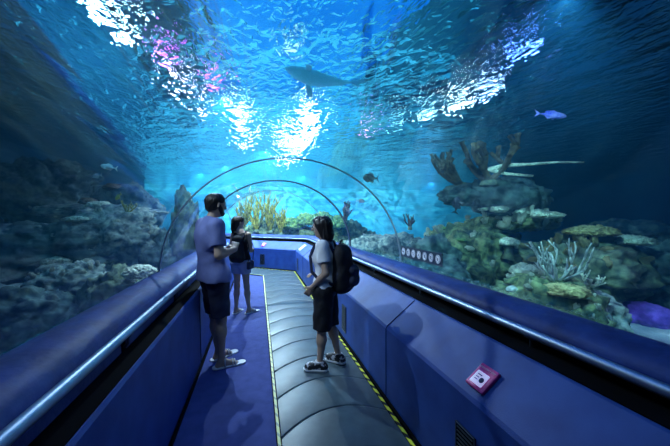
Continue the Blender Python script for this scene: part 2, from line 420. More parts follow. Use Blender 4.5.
# ------------------------------------------------------------------ arches over the joints
def arch(s, w, th, label, mt):
    t = thing('arch_rib', label, 'arch rib', (0, 0, 0), 0, 'arch ribs over the tunnel joints')
    bm = bmesh.new(); rt, fw = frame_at(s); pr = vault(A_ - .012, .985, 64); po = vault(A_ + th - .012, .985, 64)
    if s > YB: ofs = lambda o, z: station(s, o, z)
    rings = []
    for (o1, z1), (o2, z2) in zip(pr, po):
        a = station(s, o1, z1); b = station(s, o2, z2)
        rings.append([bm.verts.new(p) for p in (a - fw * w / 2, a + fw * w / 2, b + fw * w / 2, b - fw * w / 2)])
    for a, b in zip(rings[:-1], rings[1:]):
        for k in range(4): bm.faces.new((a[k], a[(k + 1) % 4], b[(k + 1) % 4], b[k]))
    bm.faces.new(rings[0][::-1]); bm.faces.new(rings[-1]); obj('arch_band', bm, mt, t, False)
    for sg in (-1, 1):
        bm = bmesh.new(); add_box(bm, station(s, sg * (A_ - .004), .995), (.03, w + .05, .02), bevel=.004); obj('foot_plate', bm, M['steel_dark'], t, False)
arch(3.42, .018, .014, 'nearest thin steel arch over the tunnel, framing the man and woman', M['rib'])
arch(5.55, .07, .018, 'second arch from the front, wider and darker than the others', M['steel_dark'])
arch(7.6, .02, .016, 'third steel arch from the front, just before the bend', M['rib'])
arch(11.0, .022, .02, 'farthest steel arch, beyond the bend in the tunnel', M['rib'])

# ------------------------------------------------------------------ seams, vents, buttons, notices
ti = 8
for s in (-.1, 2.35, 4.8, 7.2):
    bm = bmesh.new()
    for (o1, z1), (o2, z2) in (((.6735, .05), (.6735, .615)), ((.6735, .615), (.6865, .637)), ((.6865, .637), (.944, .837))):
        a = station(s, o1, z1); b = station(s, o2, z2); add_tube(bm, [a, b], .0035, 4)
    struct('trim_%d' % ti, bm, M['black']); ti += 1
for s in (1.0, 3.4, 5.8):
    bm = bmesh.new(); add_tube(bm, [station(s, -.953, .04), station(s, -.971, .785)], .003, 4)
    struct('trim_%d' % ti, bm, M['black']); ti += 1

def basis(right, up, out, loc):
    m = Matrix((right, up, out)).transposed().to_4x4(); m.translation = loc; return m
def wall_frame(s, kind, sd=0):
    """matrix on the right wall: 'low' face or 'slope' face"""
    rt, fw = frame_at(s)
    if kind == 'low': return basis(fw, Vector((0, 0, 1)), -rt, station(s, .675, sd) if s <= YB else station(s, .675, sd))
    up = (rt * .257 + Vector((0, 0, .2))).normalized(); out = fw.cross(up)
    if out.z < 0: out = -out
    right = up.cross(out)
    p = station(s, .688 + .257 * sd, .635 + .2 * sd)
    return basis(right, up, out, p)
def place(t, m): t.matrix_world = m
def vent(s, z0, z1, wd, label):
    t = thing('vent_cover', label, 'vent', (0, 0, 0), 0, 'black vent covers low on the right wall'); place(t, wall_frame(s, 'low', (z0 + z1) / 2))
    h = z1 - z0; bm = bmesh.new(); add_box(bm, (0, 0, .003), (wd, h, .008), bevel=.002); obj('plate', bm, M['black'], t, False)
    bm = bmesh.new()
    for k in range(int(h / .022)):
        add_box(bm, (0, -h / 2 + .014 + k * .022, .009), (wd - .03, .006, .006))
    obj('grille', bm, M['steel_dark'], t, False)
    bm = bmesh.new()
    for a in (-1, 1):
        add_box(bm, (a * (wd / 2 - .003), 0, .008), (.006, h, .006)); add_box(bm, (0, a * (h / 2 - .003), .008), (wd, .006, .006))
    obj('frame', bm, mat('vent_edge', (.05, .07, .12), .4), t, False)
vent(1.345, .13, .45, .15, 'black vent cover below the red emergency box, cut by the picture edge')
vent(3.62, .13, .45, .17, 'black vent cover low on the right wall, just behind the woman')
vent(8.15, .13, .45, .17, 'black vent cover at the far end of the right wall, before the corner')
vent(YB - .315 + 1.2, .13, .45, .17, 'black vent cover on the wall past the corner, below the small red box')

M['red'] = mat('box_magenta', (.80, .01, .25), .35, col2=(.66, .008, .20), scale=20, coat=.5)
M['white'] = mat('label_white', (.80, .82, .88), .4, col2=(.7, .72, .8), scale=30)
M['glowwin'] = mat('glowing_window', (.8, .8, .9), .3)  # window surface with a faint violet emission of its own
M['glowwin'].node_tree.nodes['Principled BSDF'].inputs['Emission Color'].default_value = (.62, .55, 1, 1)
M['glowwin'].node_tree.nodes['Principled BSDF'].inputs['Emission Strength'].default_value = .45
M['ink'] = mat('ink', (.02, .03, .10), .5)
M['pinkink'] = mat('pink_lettering', (.85, .45, .65), .5)
def text(s, size, mt, parent, loc, name='lettering'):
    cu = bpy.data.curves.new(name, 'FONT'); cu.body = s; cu.size = size; cu.align_x = 'CENTER'; cu.align_y = 'CENTER'; cu.extrude = .0006
    tmp = bpy.data.objects.new('tmp', cu); COL.objects.link(tmp)
    me = bpy.data.meshes.new_from_object(tmp); bpy.data.objects.remove(tmp)
    me.materials.clear(); me.materials.append(mt)
    o = link_mesh(name, me, mt, parent, False); o.location = loc; return o
def stop_box(m, label):
    t = thing('emergency_stop_box', label, 'emergency button', (0, 0, 0), 0); place(t, m @ Matrix.Diagonal((1, 1.14, 1, 1)))
    bm = bmesh.new(); add_box(bm, (0, 0, .010), (.125, .125, .022), bevel=.008); obj('frame', bm, M['red'], t, False)
    bm = bmesh.new(); add_box(bm, (-.002, -.012, .0225), (.082, .066, .006), bevel=.004)
    p = obj('window', bm, M['glowwin'], t, False)
    bm = bmesh.new()
    add_lathe(bm, [(.013, 0), (.013, .004), (.008, .006)], 14, Matrix.Translation((.018, -.016, .0255)))
    for a, b, sx, sy in ((-.012, .004, .03, .005), (-.016, -.010, .022, .004), (-.016, -.022, .022, .004)): add_box(bm, (a, b, .0262), (sx, sy, .001))
    obj('button', bm, M['ink'], p, False)
    text('EMERGENCY STOP', .0125, M['pinkink'], t, (0, .042, .0215))
stop_box(wall_frame(1.33, 'slope', .33), 'magenta framed emergency stop box with white window, on the near slope of right wall')
stop_box(wall_frame(YB - .37 + 1.3, 'slope', .45), 'tiny magenta emergency stop box far away on the wall past the corner')
t = thing('notice_panel', 'blank white notice panel on the sloped wall just past the corner', 'notice', (0, 0, 0), 0); place(t, wall_frame(YB - .37 + .34, 'slope', .5))
bm = bmesh.new(); add_box(bm, (0, 0, .004), (.34, .22, .006), bevel=.002); obj('sheet', bm, M['white'], t, False)
bm = bmesh.new(); add_box(bm, (0, 0, .002), (.37, .25, .004), bevel=.001); obj('backing', bm, M['steel_dark'], t, False)

# row of round pictograms on the vault
M['plaque'] = mat('plaque', (.03, .06, .10), .5)
M['disc'] = mat('sticker_white', (.92, .95, 1), .5)
t = thing('pictogram_plaque', 'dark plaque with a row of seven round white pictograms above the right ledge', 'sign', (0, 0, 0), 0)
pm = basis(Vector((0, -1, 0)), Vector((0, 0, 1)), Vector((-1, 0, 0)), Vector((AX + 1.337, 2.96, 1.145))); place(t, pm)
bm = bmesh.new(); add_box(bm, (.0, 0, -.002), (.86, .13, .006), bevel=.002); obj('backing', bm, M['plaque'], t, False)
def arc_pts(cx_, cy_, r, a0, a1, n=10): return [(cx_ + r * math.cos(R(a0 + (a1 - a0) * i / n)), cy_ + r * math.sin(R(a0 + (a1 - a0) * i / n)), .0062) for i in range(n + 1)]
for k in range(7):
    x = -.36 + k * .12
    bm = bmesh.new(); add_lathe(bm, [(.043, 0), (.043, .004), (.041, .005)], 28, Matrix.Translation((x, 0, .001)))
    d = obj('pictogram', bm, M['disc'], t, False)
    bm = bmesh.new()
    add_tube(bm, arc_pts(x, 0, .036, 0, 360, 24), .0016, 5, False)
    add_tube(bm, [(x - .022, .022, .0062), (x + .022, -.022, .0062)], .0014, 5)
    if k == 0: add_box(bm, (x, 0, .006), (.026, .018, .002))
    elif k == 1: add_tube(bm, [(x - .004, -.016, .006), (x - .004, .016, .006), (x + .008, .01, .006)], .003, 6)
    elif k == 2: add_lathe(bm, [(.007, 0), (.007, .002)], 10, Matrix.Translation((x, .01, .005))); add_box(bm, (x, -.008, .006), (.012, .02, .002))
    elif k == 3: add_tube(bm, [(x - .01, -.012, .006), (x, .01, .006), (x + .01, -.012, .006)], .003, 6)
    elif k == 4: add_box(bm, (x, -.002, .006), (.014, .024, .002)); add_box(bm, (x + .002, .014, .006), (.006, .01, .002))
    elif k == 5: add_tube(bm, arc_pts(x, 0, .014, 20, 300), .003, 6)
    else: add_box(bm, (x, .002, .006), (.02, .012, .002)); add_box(bm, (x, -.012, .006), (.006, .012, .002))
    obj('symbol', bm, M['ink'], d, False)

#REEF
def rockmat(name, a, b, sc=3, bs=14, bump=1.0): return mat(name, a, .9, col2=b, scale=sc * 2.2, bump=1.0, bscale=bs, detail=8, ramp=(.40, .62), spec=.2)
M['rock'] = rockmat('reef_rock', (.05, .085, .07), (.17, .24, .15))
M['rock2'] = rockmat('mossy_rock', (.045, .085, .05), (.20, .28, .14), 4, 18)
M['rock3'] = rockmat('pale_rock', (.07, .12, .13), (.30, .40, .36), 4, 18)
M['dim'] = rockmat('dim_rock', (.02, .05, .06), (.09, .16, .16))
M['violet_lit'] = rockmat('violet_lit_rock', (.10, .06, .40), (.18, .10, .60))  # violet light painted into the rock's base colour
M['coral_pale'] = mat('pale_coral', (.24, .36, .30), .8, col2=(.62, .74, .60), scale=26, kind='voronoi', bump=1, bscale=26, ramp=(.1, .5))
M['coral_tan'] = mat('tan_coral', (.16, .17, .07), .8, col2=(.42, .42, .2), scale=18, kind='voronoi', bump=1, bscale=18, ramp=(.1, .6))
M['coral_brown'] = mat('brown_coral', (.03, .028, .018), .85, col2=(.10, .085, .045), scale=10, bump=.8, bscale=30)
M['coral_yellow'] = mat('yellow_coral', (.10, .13, .02), .7, col2=(.42, .40, .05), scale=8, bump=.6, bscale=30)
M['coral_green'] = mat('green_coral', (.06, .20, .08), .8, col2=(.26, .45, .14), scale=9, bump=.8, bscale=22)
M['coral_white'] = mat('white_coral', (.28, .38, .38), .7, col2=(.46, .56, .54), scale=20, bump=.5, bscale=60)

def rock(px, py, d, rx, ry, rz, mt, label, name='reef_rock', amp=.34, fr=1.6, sub=5, seed=None, terr=.16, cat='rock', loc=None, group=None):
    c = at(px, py, d) if loc is None else Vector(loc)
    sd = (px * .13 + py * .37) if seed is None else seed
    bm = bmesh.new(); bmesh.ops.create_icosphere(bm, subdivisions=sub, radius=1)
    for v in bm.verts:
        n = v.co.normalized(); q = Vector((n.x * rx, n.y * ry, n.z * rz)) * fr / max(.35, max(rx, ry, rz) ** .5) + Vector((sd, sd * .7, -sd))
        h = noise.fractal(q, .55, 2.2, 7) * amp + .05 * abs(noise.noise(q * 4))
        zz = n.z * rz; h += terr * abs(noise.noise(Vector((q.x * .5, q.y * .5, zz * 5 + sd)))) * (1 - abs(n.z)) * 1.6
        v.co = Vector((n.x * rx, n.y * ry, n.z * rz)) * (1 + h)
    o = obj(name, bm, M[mt]); o.location = c
    return tag(o, label, cat, group)

def knob(px, py, d, r, hz, mt, label, name='brain_coral', dens=7, amp=.12, sub=5, cat='coral', stalk=0):
    c = at(px, py, d)
    t = thing(name, label, cat, c)
    bm = bmesh.new(); bmesh.ops.create_icosphere(bm, subdivisions=sub, radius=1)
    for v in bm.verts:
        n = v.co.normalized(); f = noise.voronoi(n * dens + Vector((px, py, 0)))[0]
        h = amp * (.6 - f[0] * 1.6) + .15 * noise.noise(n * 2 + Vector((px, 0, py)))
        v.co = Vector((n.x * r, n.y * r, n.z * hz * (1 if n.z > 0 else .45))) * (1 + h)
    obj('head', bm, M[mt], t)
    if stalk:
        bm = bmesh.new(); add_tube(bm, [(0, 0, -hz * .3), (r * .1, 0, -stalk * .5), (-r * .1, 0, -stalk)], [r * .55, r * .38, r * .62], 12); obj('stalk', bm, M['rock'], t)
    return t

def branchy(px, py, d, h, mt, label, name, n=7, r0=.03, spread=.8, depth=3, flat=1.0, lean=(0, 0), seed=1, up=.55, cat='coral', taper=.72, tip=.6, split=2):
    rnd = random.Random(seed); c = at(px, py, d); t = thing(name, label, cat, c)
    def grow(bm, p, dr, ln, r, k):
        pts = [p]; q = p.copy(); dd = dr.copy()
        for i in range(4):
            dd = (dd + Vector((rnd.uniform(-.22, .22), rnd.uniform(-.22, .22), rnd.uniform(-.05, .25)))).normalized()
            q = q + dd * ln / 4; pts.append(q)
        add_tube(bm, pts, [r, r * .95, r * .88, r * .8, r * (tip if k == 0 else .75)], 8, True, flat)
        if k > 0:
            for j in range(split + (rnd.random() < .4)):
                a = Vector((rnd.uniform(-1, 1), rnd.uniform(-1, 1), rnd.uniform(0, 1))) * spread
                grow(bm, pts[rnd.choice((2, 3, 4))], (dd + a).normalized(), ln * rnd.uniform(.55, .85), r * taper, k - 1)
    for i in range(n):
        a = 2 * math.pi * i / n + rnd.uniform(-.3, .3)
        dr = Vector((math.cos(a) * spread + lean[0], math.sin(a) * spread + lean[1], up + rnd.uniform(0, .5))).normalized()
        bm = bmesh.new(); grow(bm, Vector((0, 0, -.03)), dr, h * rnd.uniform(.42, .62), r0, depth - 1); obj('branch', bm, M[mt], t)
    if n == 0:
        bm = bmesh.new(); add_tube(bm, [(-.25, 0, -.04), (.1, 0, .05), (.5, -.05, .06), (1.0, -.1, .09), (1.40, -.2, .07)], [.045, .04, .028, .02, .014], 8); obj('branch', bm, M[mt], t)
        bm = bmesh.new(); add_tube(bm, [(-.2, 0, -.03), (.1, -.05, -.12), (.55, -.1, -.16)], [.04, .03, .02], 8); obj('branch', bm, M[mt], t)
        t.rotation_euler = (0, 0, -YAW)
    bm = bmesh.new(); add_lathe(bm, [(r0 * 2.6, -.10), (r0 * 2.2, -.03), (r0 * 1.2, .03), (.004, .05)], 12); obj('base', bm, M['rock'], t)
    return t

# right of the tunnel
rock(474, 268, 6.2, 1.10, .8, .92, 'rock2', 'green mossy reef rock sloping down right of the round pictograms')
rock(580, 272, 5.6, 1.30, .8, .66, 'rock', 'long dark green reef rock shelf behind the staghorn coral')
rock(545, 322, 4.1, .75, .6, .55, 'rock2', 'low mossy reef rock just above the right ledge')
rock(588, 324, 4.3, .42, .45, .40, 'rock3', 'pale broken rock slab at the foot of the right reef')
rock(432, 275, 5.2, .55, .6, .55, 'dim', 'dark rock right behind the pictogram plaque')
rock(505, 196, 6.2, .85, .5, .40, 'dim', 'dark rock outcrop under the thick branched coral')
rock(466, 196, 6.3, .5, .5, .22, 'dim', 'small dark rock ledge holding the left leaning branched coral')
rock(388, 258, 9.6, 1.5, .7, .75, 'rock3', 'low pale reef bank seen just over the right ledge')
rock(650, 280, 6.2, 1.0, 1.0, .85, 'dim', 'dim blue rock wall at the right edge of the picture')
rock(645, 318, 5.0, .42, .4, .22, 'violet_lit', 'violet lit rock on the sand at the right edge', amp=.2)
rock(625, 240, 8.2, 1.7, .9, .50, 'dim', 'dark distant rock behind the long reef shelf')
rock(515, 222, 6.3, .75, .6, .22, 'rock2', 'flat upper reef shelf carrying a row of small corals', terr=.3)
rock(545, 283, 4.5, .50, .4, .16, 'rock2', 'flat mossy shelf under the white staghorn coral', terr=.3)
knob(508, 243, 4.9, .19, .11, 'coral_pale', 'pale domed mushroom coral on a short stalk, centre of the right reef', 'mushroom_coral', stalk=.30)
knob(524, 272, 4.5, .22, .16, 'coral_pale', 'pale arched brain coral left of the staghorn coral', 'brain_coral', 6)
knob(512, 290, 4.3, .07, .06, 'coral_white', 'small round white coral under the arched brain coral', 'brain_coral', 5, sub=4)
knob(565, 292, 4.2, .25, .10, 'coral_tan', 'broad knobbly tan coral patch beneath the staghorn coral', 'knob_coral', 11, .22)
knob(590, 233, 5.3, .42, .14, 'coral_tan', 'wide tan knobbly coral crust on the reef shelf', 'knob_coral', 12, .22)
knob(628, 236, 5.5, .40, .13, 'coral_pale', 'grey knobbly coral crust right of the tan one', 'knob_coral', 12, .22)
knob(545, 232, 5.6, .30, .10, 'coral_pale', 'small pale knobbly crust left of the tan coral crust', 'knob_coral', 10, .2)
for x, y, r, lb in ((470, 207, .11, 'small cream lump coral above the mossy slope, tallest of the row'), (484, 209, .12, 'small round cream coral in the middle of the upper row'),
                    (499, 210, .16, 'larger cream coral in the upper row, left of the mushroom coral'), (518, 212, .15, 'bluish rounded coral in the upper row, above the mushroom coral'),
                    (537, 214, .13, 'blue grey rounded coral at the right end of the upper row')):
    knob(x, y, 6.2, r, r * .75, 'coral_pale', lb, 'lump_coral', 4, .15, 4)
knob(440, 228, 5.6, .13, .05, 'coral_green', 'flat green coral on the left part of the mossy slope', 'plate_coral', 5, .12, 4)
knob(462, 240, 5.3, .15, .05, 'coral_green', 'flat yellow green coral low on the mossy slope', 'plate_coral', 5, .12, 4)
branchy(556, 281, 4.45, .62, 'coral_white', 'white branching staghorn coral on the right reef', 'staghorn_coral', 8, .020, .85, 3, seed=4)
branchy(590, 286, 4.5, .35, 'coral_pale', 'short pale branching coral right of the white staghorn', 'staghorn_coral', 6, .016, .9, 2, seed=9)
branchy(489, 171, 5.7, .80, 'coral_brown', 'tall brown elkhorn coral with thick upright branches', 'elkhorn_coral', 8, .066, 1.15, 3, .75, seed=12, tip=1.25, taper=.9, split=1, up=.35)
branchy(500, 168, 5.6, 1.0, 'coral_pale', 'long thin pale reflection shaped as a branch, right of the elkhorn coral', 'reflection_streak', 0, .03)  # a reflection in the vault, modelled as a pale branch
branchy(462, 184, 6.0, .85, 'coral_brown', 'brown elkhorn coral leaning left toward the bright water', 'elkhorn_coral', 9, .058, .6, 3, .7, lean=(-1.1, .2), seed=5, tip=1.1, taper=.85, up=.25, split=1)
branchy(410, 226, 7.6, .4, 'coral_brown', 'small dark feathery coral on the bank above the pictograms', 'soft_coral', 7, .022, .7, 2, seed=15)
# left of the tunnel
rock(112, 236, 5.8, .85, .7, .55, 'rock3', 'grey reef rock mound in the left tank, nearest the man')
rock(60, 250, 5.4, .9, .7, .50, 'dim', 'dark shelf rock in the middle of the left tank', terr=.35)
rock(95, 212, 6.6, 1.0, .5, .16, 'rock3', 'thin pale rock shelf jutting out high in the left tank', terr=.3)
rock(35, 232, 5.4, .65, .5, .12, 'rock3', 'thin dim rock shelf at the far left of the tank', terr=.3)
rock(70, 283, 4.4, .50, .4, .32, 'rock3', 'pale crusted rock above the left ledge')
rock(22, 318, 3.6, .50, .4, .34, 'dim', 'dark rock at the bottom left corner of the tank')
rock(118, 300, 4.2, .36, .4, .5, 'rock', 'green grey rock standing close to the left ledge')
rock(130, 212, 7.2, .6, .5, .65, 'dim', 'tall dark rock behind the left tank shelves')
rock(186, 236, 6.2, .26, .26, .95, 'rock', 'upright dark rock column just left of the man')
rock(158, 262, 6.2, .55, .5, .6, 'dim', 'dark rock beside the foot of the nearest arch')
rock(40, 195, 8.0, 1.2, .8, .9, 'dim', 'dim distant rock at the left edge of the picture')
knob(140, 274, 4.0, .20, .13, 'coral_pale', 'pale fan shaped coral beside the left foot of the nearest arch', 'plate_coral', 7, .1)
knob(62, 262, 4.4, .26, .10, 'coral_pale', 'pale crust coral on top of the rock above the left ledge', 'knob_coral', 10, .2)
knob(78, 220, 5.0, .22, .07, 'coral_pale', 'pale green crust coral on the middle shelf of the left tank', 'knob_coral', 10, .2)
knob(88, 187, 6.4, .17, .11, 'coral_brown', 'dark rounded coral on top of the thin left shelf', 'brain_coral', 6, .1)
knob(112, 188, 6.5, .18, .10, 'coral_brown', 'dark rounded coral at the right end of the thin left shelf', 'brain_coral', 6, .1)
knob(100, 206, 5.9, .25, .10, 'coral_pale', 'pale lumpy coral hanging at the middle of the left tank', 'lump_coral', 6, .15)
branchy(128, 212, 6.0, .3, 'coral_yellow', 'tiny yellow branching coral in the left tank', 'soft_coral', 5, .016, .7, 2, seed=31)
# beyond the bend
rock(258, 246, 12.0, 1.3, .7, .9, 'rock2', 'reef rock beyond the bend holding the yellow corals')
rock(318, 244, 12.8, 1.5, .8, .95, 'rock2', 'green reef rock beyond the bend right of the yellow corals')
rock(352, 243, 13.2, .9, .7, .9, 'rock', 'dark reef rock past the bend, behind the woman')
for i, (x, y, h, lb) in enumerate(((243, 229, 1.1, 'yellow feathery coral behind the head of the far visitor'), (256, 230, 1.45, 'tallest yellow feathery coral beyond the bend'),
                                  (270, 231, 1.25, 'yellow feathery coral next to the tallest, on its right side'), (281, 233, .8, 'small golden feathery coral at the right end of its clump'))):
    branchy(x, y, 11.3, h, 'coral_yellow', lb, 'feather_coral', 11, .045, .55, 3, .5, seed=40 + i, up=1.0)
for i, (x, y, r, lb) in enumerate(((292, 226, .42, 'round green coral first right of the yellow clump'), (306, 222, .45, 'green coral mound behind the head of the woman, left one'),
                                   (322, 221, .5, 'green coral mound hidden partly by the head of the woman'), (338, 224, .45, 'green coral mound right of the head of the woman'))):
    knob(x, y, 12.2, r, r * .8, 'coral_green', lb, 'lump_coral', 5, .3)
branchy(345, 222, 12, 1.0, 'coral_brown', 'dark upright coral beyond the bend, above the backpack', 'soft_coral', 8, .05, .4, 2, seed=66, up=1.1)

# small coral nubs dotted over the rocks: one of each kind, then copies
from mathutils.bvhtree import BVHTree
def world_tree(objs):
    V_, F_ = [], []
    for o in objs:
        k = len(V_); V_ += [o.matrix_basis @ v.co for v in o.data.vertices]; F_ += [[i + k for i in p.vertices] for p in o.data.polygons]
    return BVHTree.FromPolygons(V_, F_)
TREE = world_tree([o for o in COL.objects if o.name.startswith('reef_rock')])
EYE = Vector((0, 0, CAMZ))
for o in list(COL.objects):      # corals sit on the face of the rock, not inside it
    if o.type == 'EMPTY' and o.get('category') == 'coral':
        dv = o.location - EYE; hit = TREE.ray_cast(EYE, dv.normalized())
        if hit[0] is not None and dv.length < 8.5 and abs(hit[3] - dv.length) < 1.6:
            o.location = hit[0] + dv.normalized() * (-.14 if o.name.startswith('mushroom') else .04)
        elif dv.length < 8.5:
            h2 = TREE.ray_cast(o.location + Vector((0, 0, .3)), Vector((0, 0, -1)))
            if h2[0] is not None and h2[3] < 1.2: o.location = h2[0] + Vector((0, 0, .02))
def nubs(rocks, n, mt, label, group, seed, smin=.03, smax=.08):
    rnd = random.Random(seed); protos = []
    for k in range(3):
        bm = bmesh.new()
        if k == 0:
            bmesh.ops.create_icosphere(bm, subdivisions=3, radius=1)
            for v in bm.verts: v.co = v.co * (1 + .25 * noise.noise(v.co * 3.5 + Vector((seed, 0, 0)))); v.co.z *= .6
        else:
            for j in range(7 if k == 1 else 5):
                a = rnd.uniform(0, 6.28); q = Vector((math.cos(a) * rnd.uniform(.2, .9), math.sin(a) * rnd.uniform(.2, .9), rnd.uniform(.7, 1.5)))
                add_tube(bm, [(0, 0, -.3), q * .5, q], [.3, .22, .16] if k == 1 else [.4, .42, .3], 7)
        me = bpy.data.meshes.new('coral_nub'); bmesh.ops.recalc_face_normals(bm, faces=bm.faces); bm.to_mesh(me); bm.free()
        me.polygons.foreach_set('use_smooth', [True] * len(me.polygons)); me.materials.append(M[mt]); protos.append(me)
    src = None; made = 0; tries = 0
    cands = []
    for o in rocks:
        for p in o.data.polygons:
            if p.normal.z > .15: cands.append((o, p))
    while made < n:
        o, p = rnd.choice(cands); w = o.matrix_basis @ p.center
        dirv = w - Vector((0, 0, CAMZ))
        if p.normal.dot(dirv) > 0 and p.normal.z < .6: continue
        hh = TREE.ray_cast(EYE, dirv.normalized())
        tries += 1
        if tries < 20000 and hh[0] is not None and hh[3] < dirv.length - .06: continue
        me = protos[rnd.randrange(3)]
        if src is None: src = bpy.data.objects.new('coral_nub', me); c = src
        else: c = src.copy(); c.data = me
        COL.objects.link(c); s = rnd.uniform(smin, smax); c.location = w; c.scale = (s, s, s); c.rotation_euler = (rnd.uniform(-.3, .3), rnd.uniform(-.3, .3), rnd.uniform(0, 6.28))
        tag(c, label, 'coral', group); made += 1
byl = {o['label']: o for o in list(COL.objects) if 'label' in o and o.name.startswith('reef_rock')}
def pick(*ws): return [o for l, o in byl.items() if any(w_ in l for w_ in ws)]
nubs(pick('green mossy reef rock sloping', 'flat upper reef shelf'), 34, 'coral_pale', 'small pale coral nubs dotted over the green mossy slope', 'coral nubs on the mossy slope', 3, .05, .12)
nubs(pick('long dark green reef rock shelf'), 26, 'coral_tan', 'small tan coral nubs on the long dark green shelf', 'coral nubs on the long shelf', 5, .05, .12)
nubs(pick('low mossy reef rock just above', 'flat mossy shelf under'), 34, 'coral_pale', 'small pale coral nubs on the low mossy rock above the right ledge', 'coral nubs on the low mossy rock', 7, .03, .07)
nubs(pick('grey reef rock mound', 'pale crusted rock', 'thin pale rock shelf'), 30, 'coral_pale', 'small pale coral nubs on the grey rocks of the left tank', 'coral nubs in the left tank', 9, .02, .06)
#FISH
M['fish_blue'] = mat('blue_fish', (.10, .12, .95), .35, col2=(.35, .35, 1), scale=9, coat=.4)
M['fish_dark'] = mat('dark_fish', (.015, .02, .04), .5, col2=(.03, .04, .07), scale=9)
M['fish_silver'] = mat('silver_fish', (.5, .6, .66), .35, col2=(.75, .82, .86), scale=9, coat=.3)
M['fish_gold'] = mat('golden_fish', (.55, .48, .06), .4, col2=(.7, .62, .12), scale=9)
M['shark'] = mat('shark_skin', (.42, .60, .70), .5, col2=(.55, .72, .80), scale=4)
M['eye'] = mat('eye', (.01, .01, .012), .2)
def fin(t, pts, th, m, name):
    bm = bmesh.new(); a = [bm.verts.new((x, -th, z)) for x, z in pts]; b = [bm.verts.new((x, th, z)) for x, z in pts]
    bm.faces.new(a); bm.faces.new(b[::-1])
    for i in range(len(pts)): bm.faces.new((a[i], b[i], b[(i + 1) % len(pts)], a[(i + 1) % len(pts)]))
    return obj(name, bm, m, t, False)
def fish(px, py, d, L, h, w, m, label, yaw=0, pitch=0, roll=0, name='fish', cat='fish', shark=False, bend=0):
    t = thing(name, label, cat, at(px, py, d)); t.rotation_euler = (R(roll), R(pitch), R(yaw) - YAW)
    prof = [(0, .03), (.06, .45), (.16, .8), (.32, 1), (.5, .92), (.68, .62), (.84, .3), (.95, .14), (1, .10)]
    bm = bmesh.new(); rings = []
    for u, r in prof:
        x = L / 2 - u * L; yb = bend * L * (u - .3) ** 2
        rings.append([bm.verts.new((x, yb + w / 2 * r * math.cos(a), h / 2 * r * math.sin(a))) for a in [2 * math.pi * k / 14 for k in range(14)]])
    for a, b in zip(rings[:-1], rings[1:]):
        for k in range(14): bm.faces.new((a[k], a[(k + 1) % 14], b[(k + 1) % 14], b[k]))
    bm.faces.new(rings[0]); bm.faces.new(rings[-1][::-1]); obj('body', bm, m, t)
    yb = bend * L * .49; x1 = -L / 2
    tf = fin(t, [(x1 + .04 * L, h * .06), (x1 - .16 * L, h * (.55 if not shark else 1.0)), (x1 - .08 * L, 0), (x1 - (.16 if not shark else .1) * L, -h * (.55 if not shark else .4)), (x1 + .04 * L, -h * .06)], w * .03, m, 'tail_fin')
    tf.location.y = yb
    if shark:
        fin(t, [(.08 * L, h * .4), (-.04 * L, h * 1.1), (-.06 * L, h * .4)], w * .04, m, 'dorsal_fin')
        fin(t, [(-.28 * L, h * .2), (-.34 * L, h * .5), (-.34 * L, h * .15)], w * .03, m, 'dorsal_fin')
    else:
        fin(t, [(.18 * L, h * .42), (.02 * L, h * .72), (-.26 * L, h * .5), (-.3 * L, h * .25), (0, h * .4)], w * .04, m, 'dorsal_fin')
        fin(t, [(-.02 * L, -h * .42), (-.2 * L, -h * .64), (-.3 * L, -h * .25)], w * .04, m, 'anal_fin')
    for sg in (-1, 1):
        f = fin(t, [(0, 0), (-.06 * L, -h * (.5 if not shark else .9)), (-.14 * L, -h * (.35 if not shark else .95)), (-.09 * L, .02 * h)], w * .03, m, 'pectoral_fin')
        f.location = (.18 * L, sg * w * .46, -h * .12); f.rotation_euler = (R(sg * (35 if not shark else 62)), 0, 0)
        bm = bmesh.new(); bmesh.ops.create_uvsphere(bm, u_segments=10, v_segments=6, radius=h * .05); e = obj('eye', bm, M['eye'], t); e.location = (.37 * L, sg * w * .30, h * .08)
    return t
fish(553, 115, 5.0, .50, .11, .08, M['fish_blue'], 'bright blue slender fish swimming alone in the dark upper right', 5, 4)
fish(370, 178, 7.0, .36, .20, .07, M['fish_dark'], 'dark round fish in the bright water right of the tunnel arch', 200, 0)
fish(457, 204, 5.0, .26, .16, .06, M['fish_dark'], 'small dark fish head up above the mossy slope', 20, -75)
fish(449, 172, 6.2, .20, .09, .05, M['fish_silver'], 'small silvery fish under the left leaning coral', 190, 8)
fish(361, 201, 8.0, .20, .09, .05, M['fish_silver'], 'tiny silver fish in open water, above the right shoulder of the woman', 10, 8)
fish(313, 224, 12, .40, .2, .07, M['fish_silver'], 'small white fish close to the face of the woman', 0, 0)
fish(108, 167, 5.0, .24, .09, .05, M['fish_silver'], 'small pale fish over the left tank shelf', 185, -10)
fish(96, 176, 6.0, .2, .08, .05, M['fish_silver'], 'thin pale fish just left above the rounded corals', 175, 8)
fish(118, 197, 5.0, .15, .06, .04, M['fish_gold'], 'little golden fish in front of the left rocks', 160, 35)
fish(318, 80, 3.6, .9, .14, .20, M['shark'], 'pale blue grey shark cruising over the top of the tunnel', 168, -22, roll=35, name='shark', cat='shark', shark=True, bend=.25)
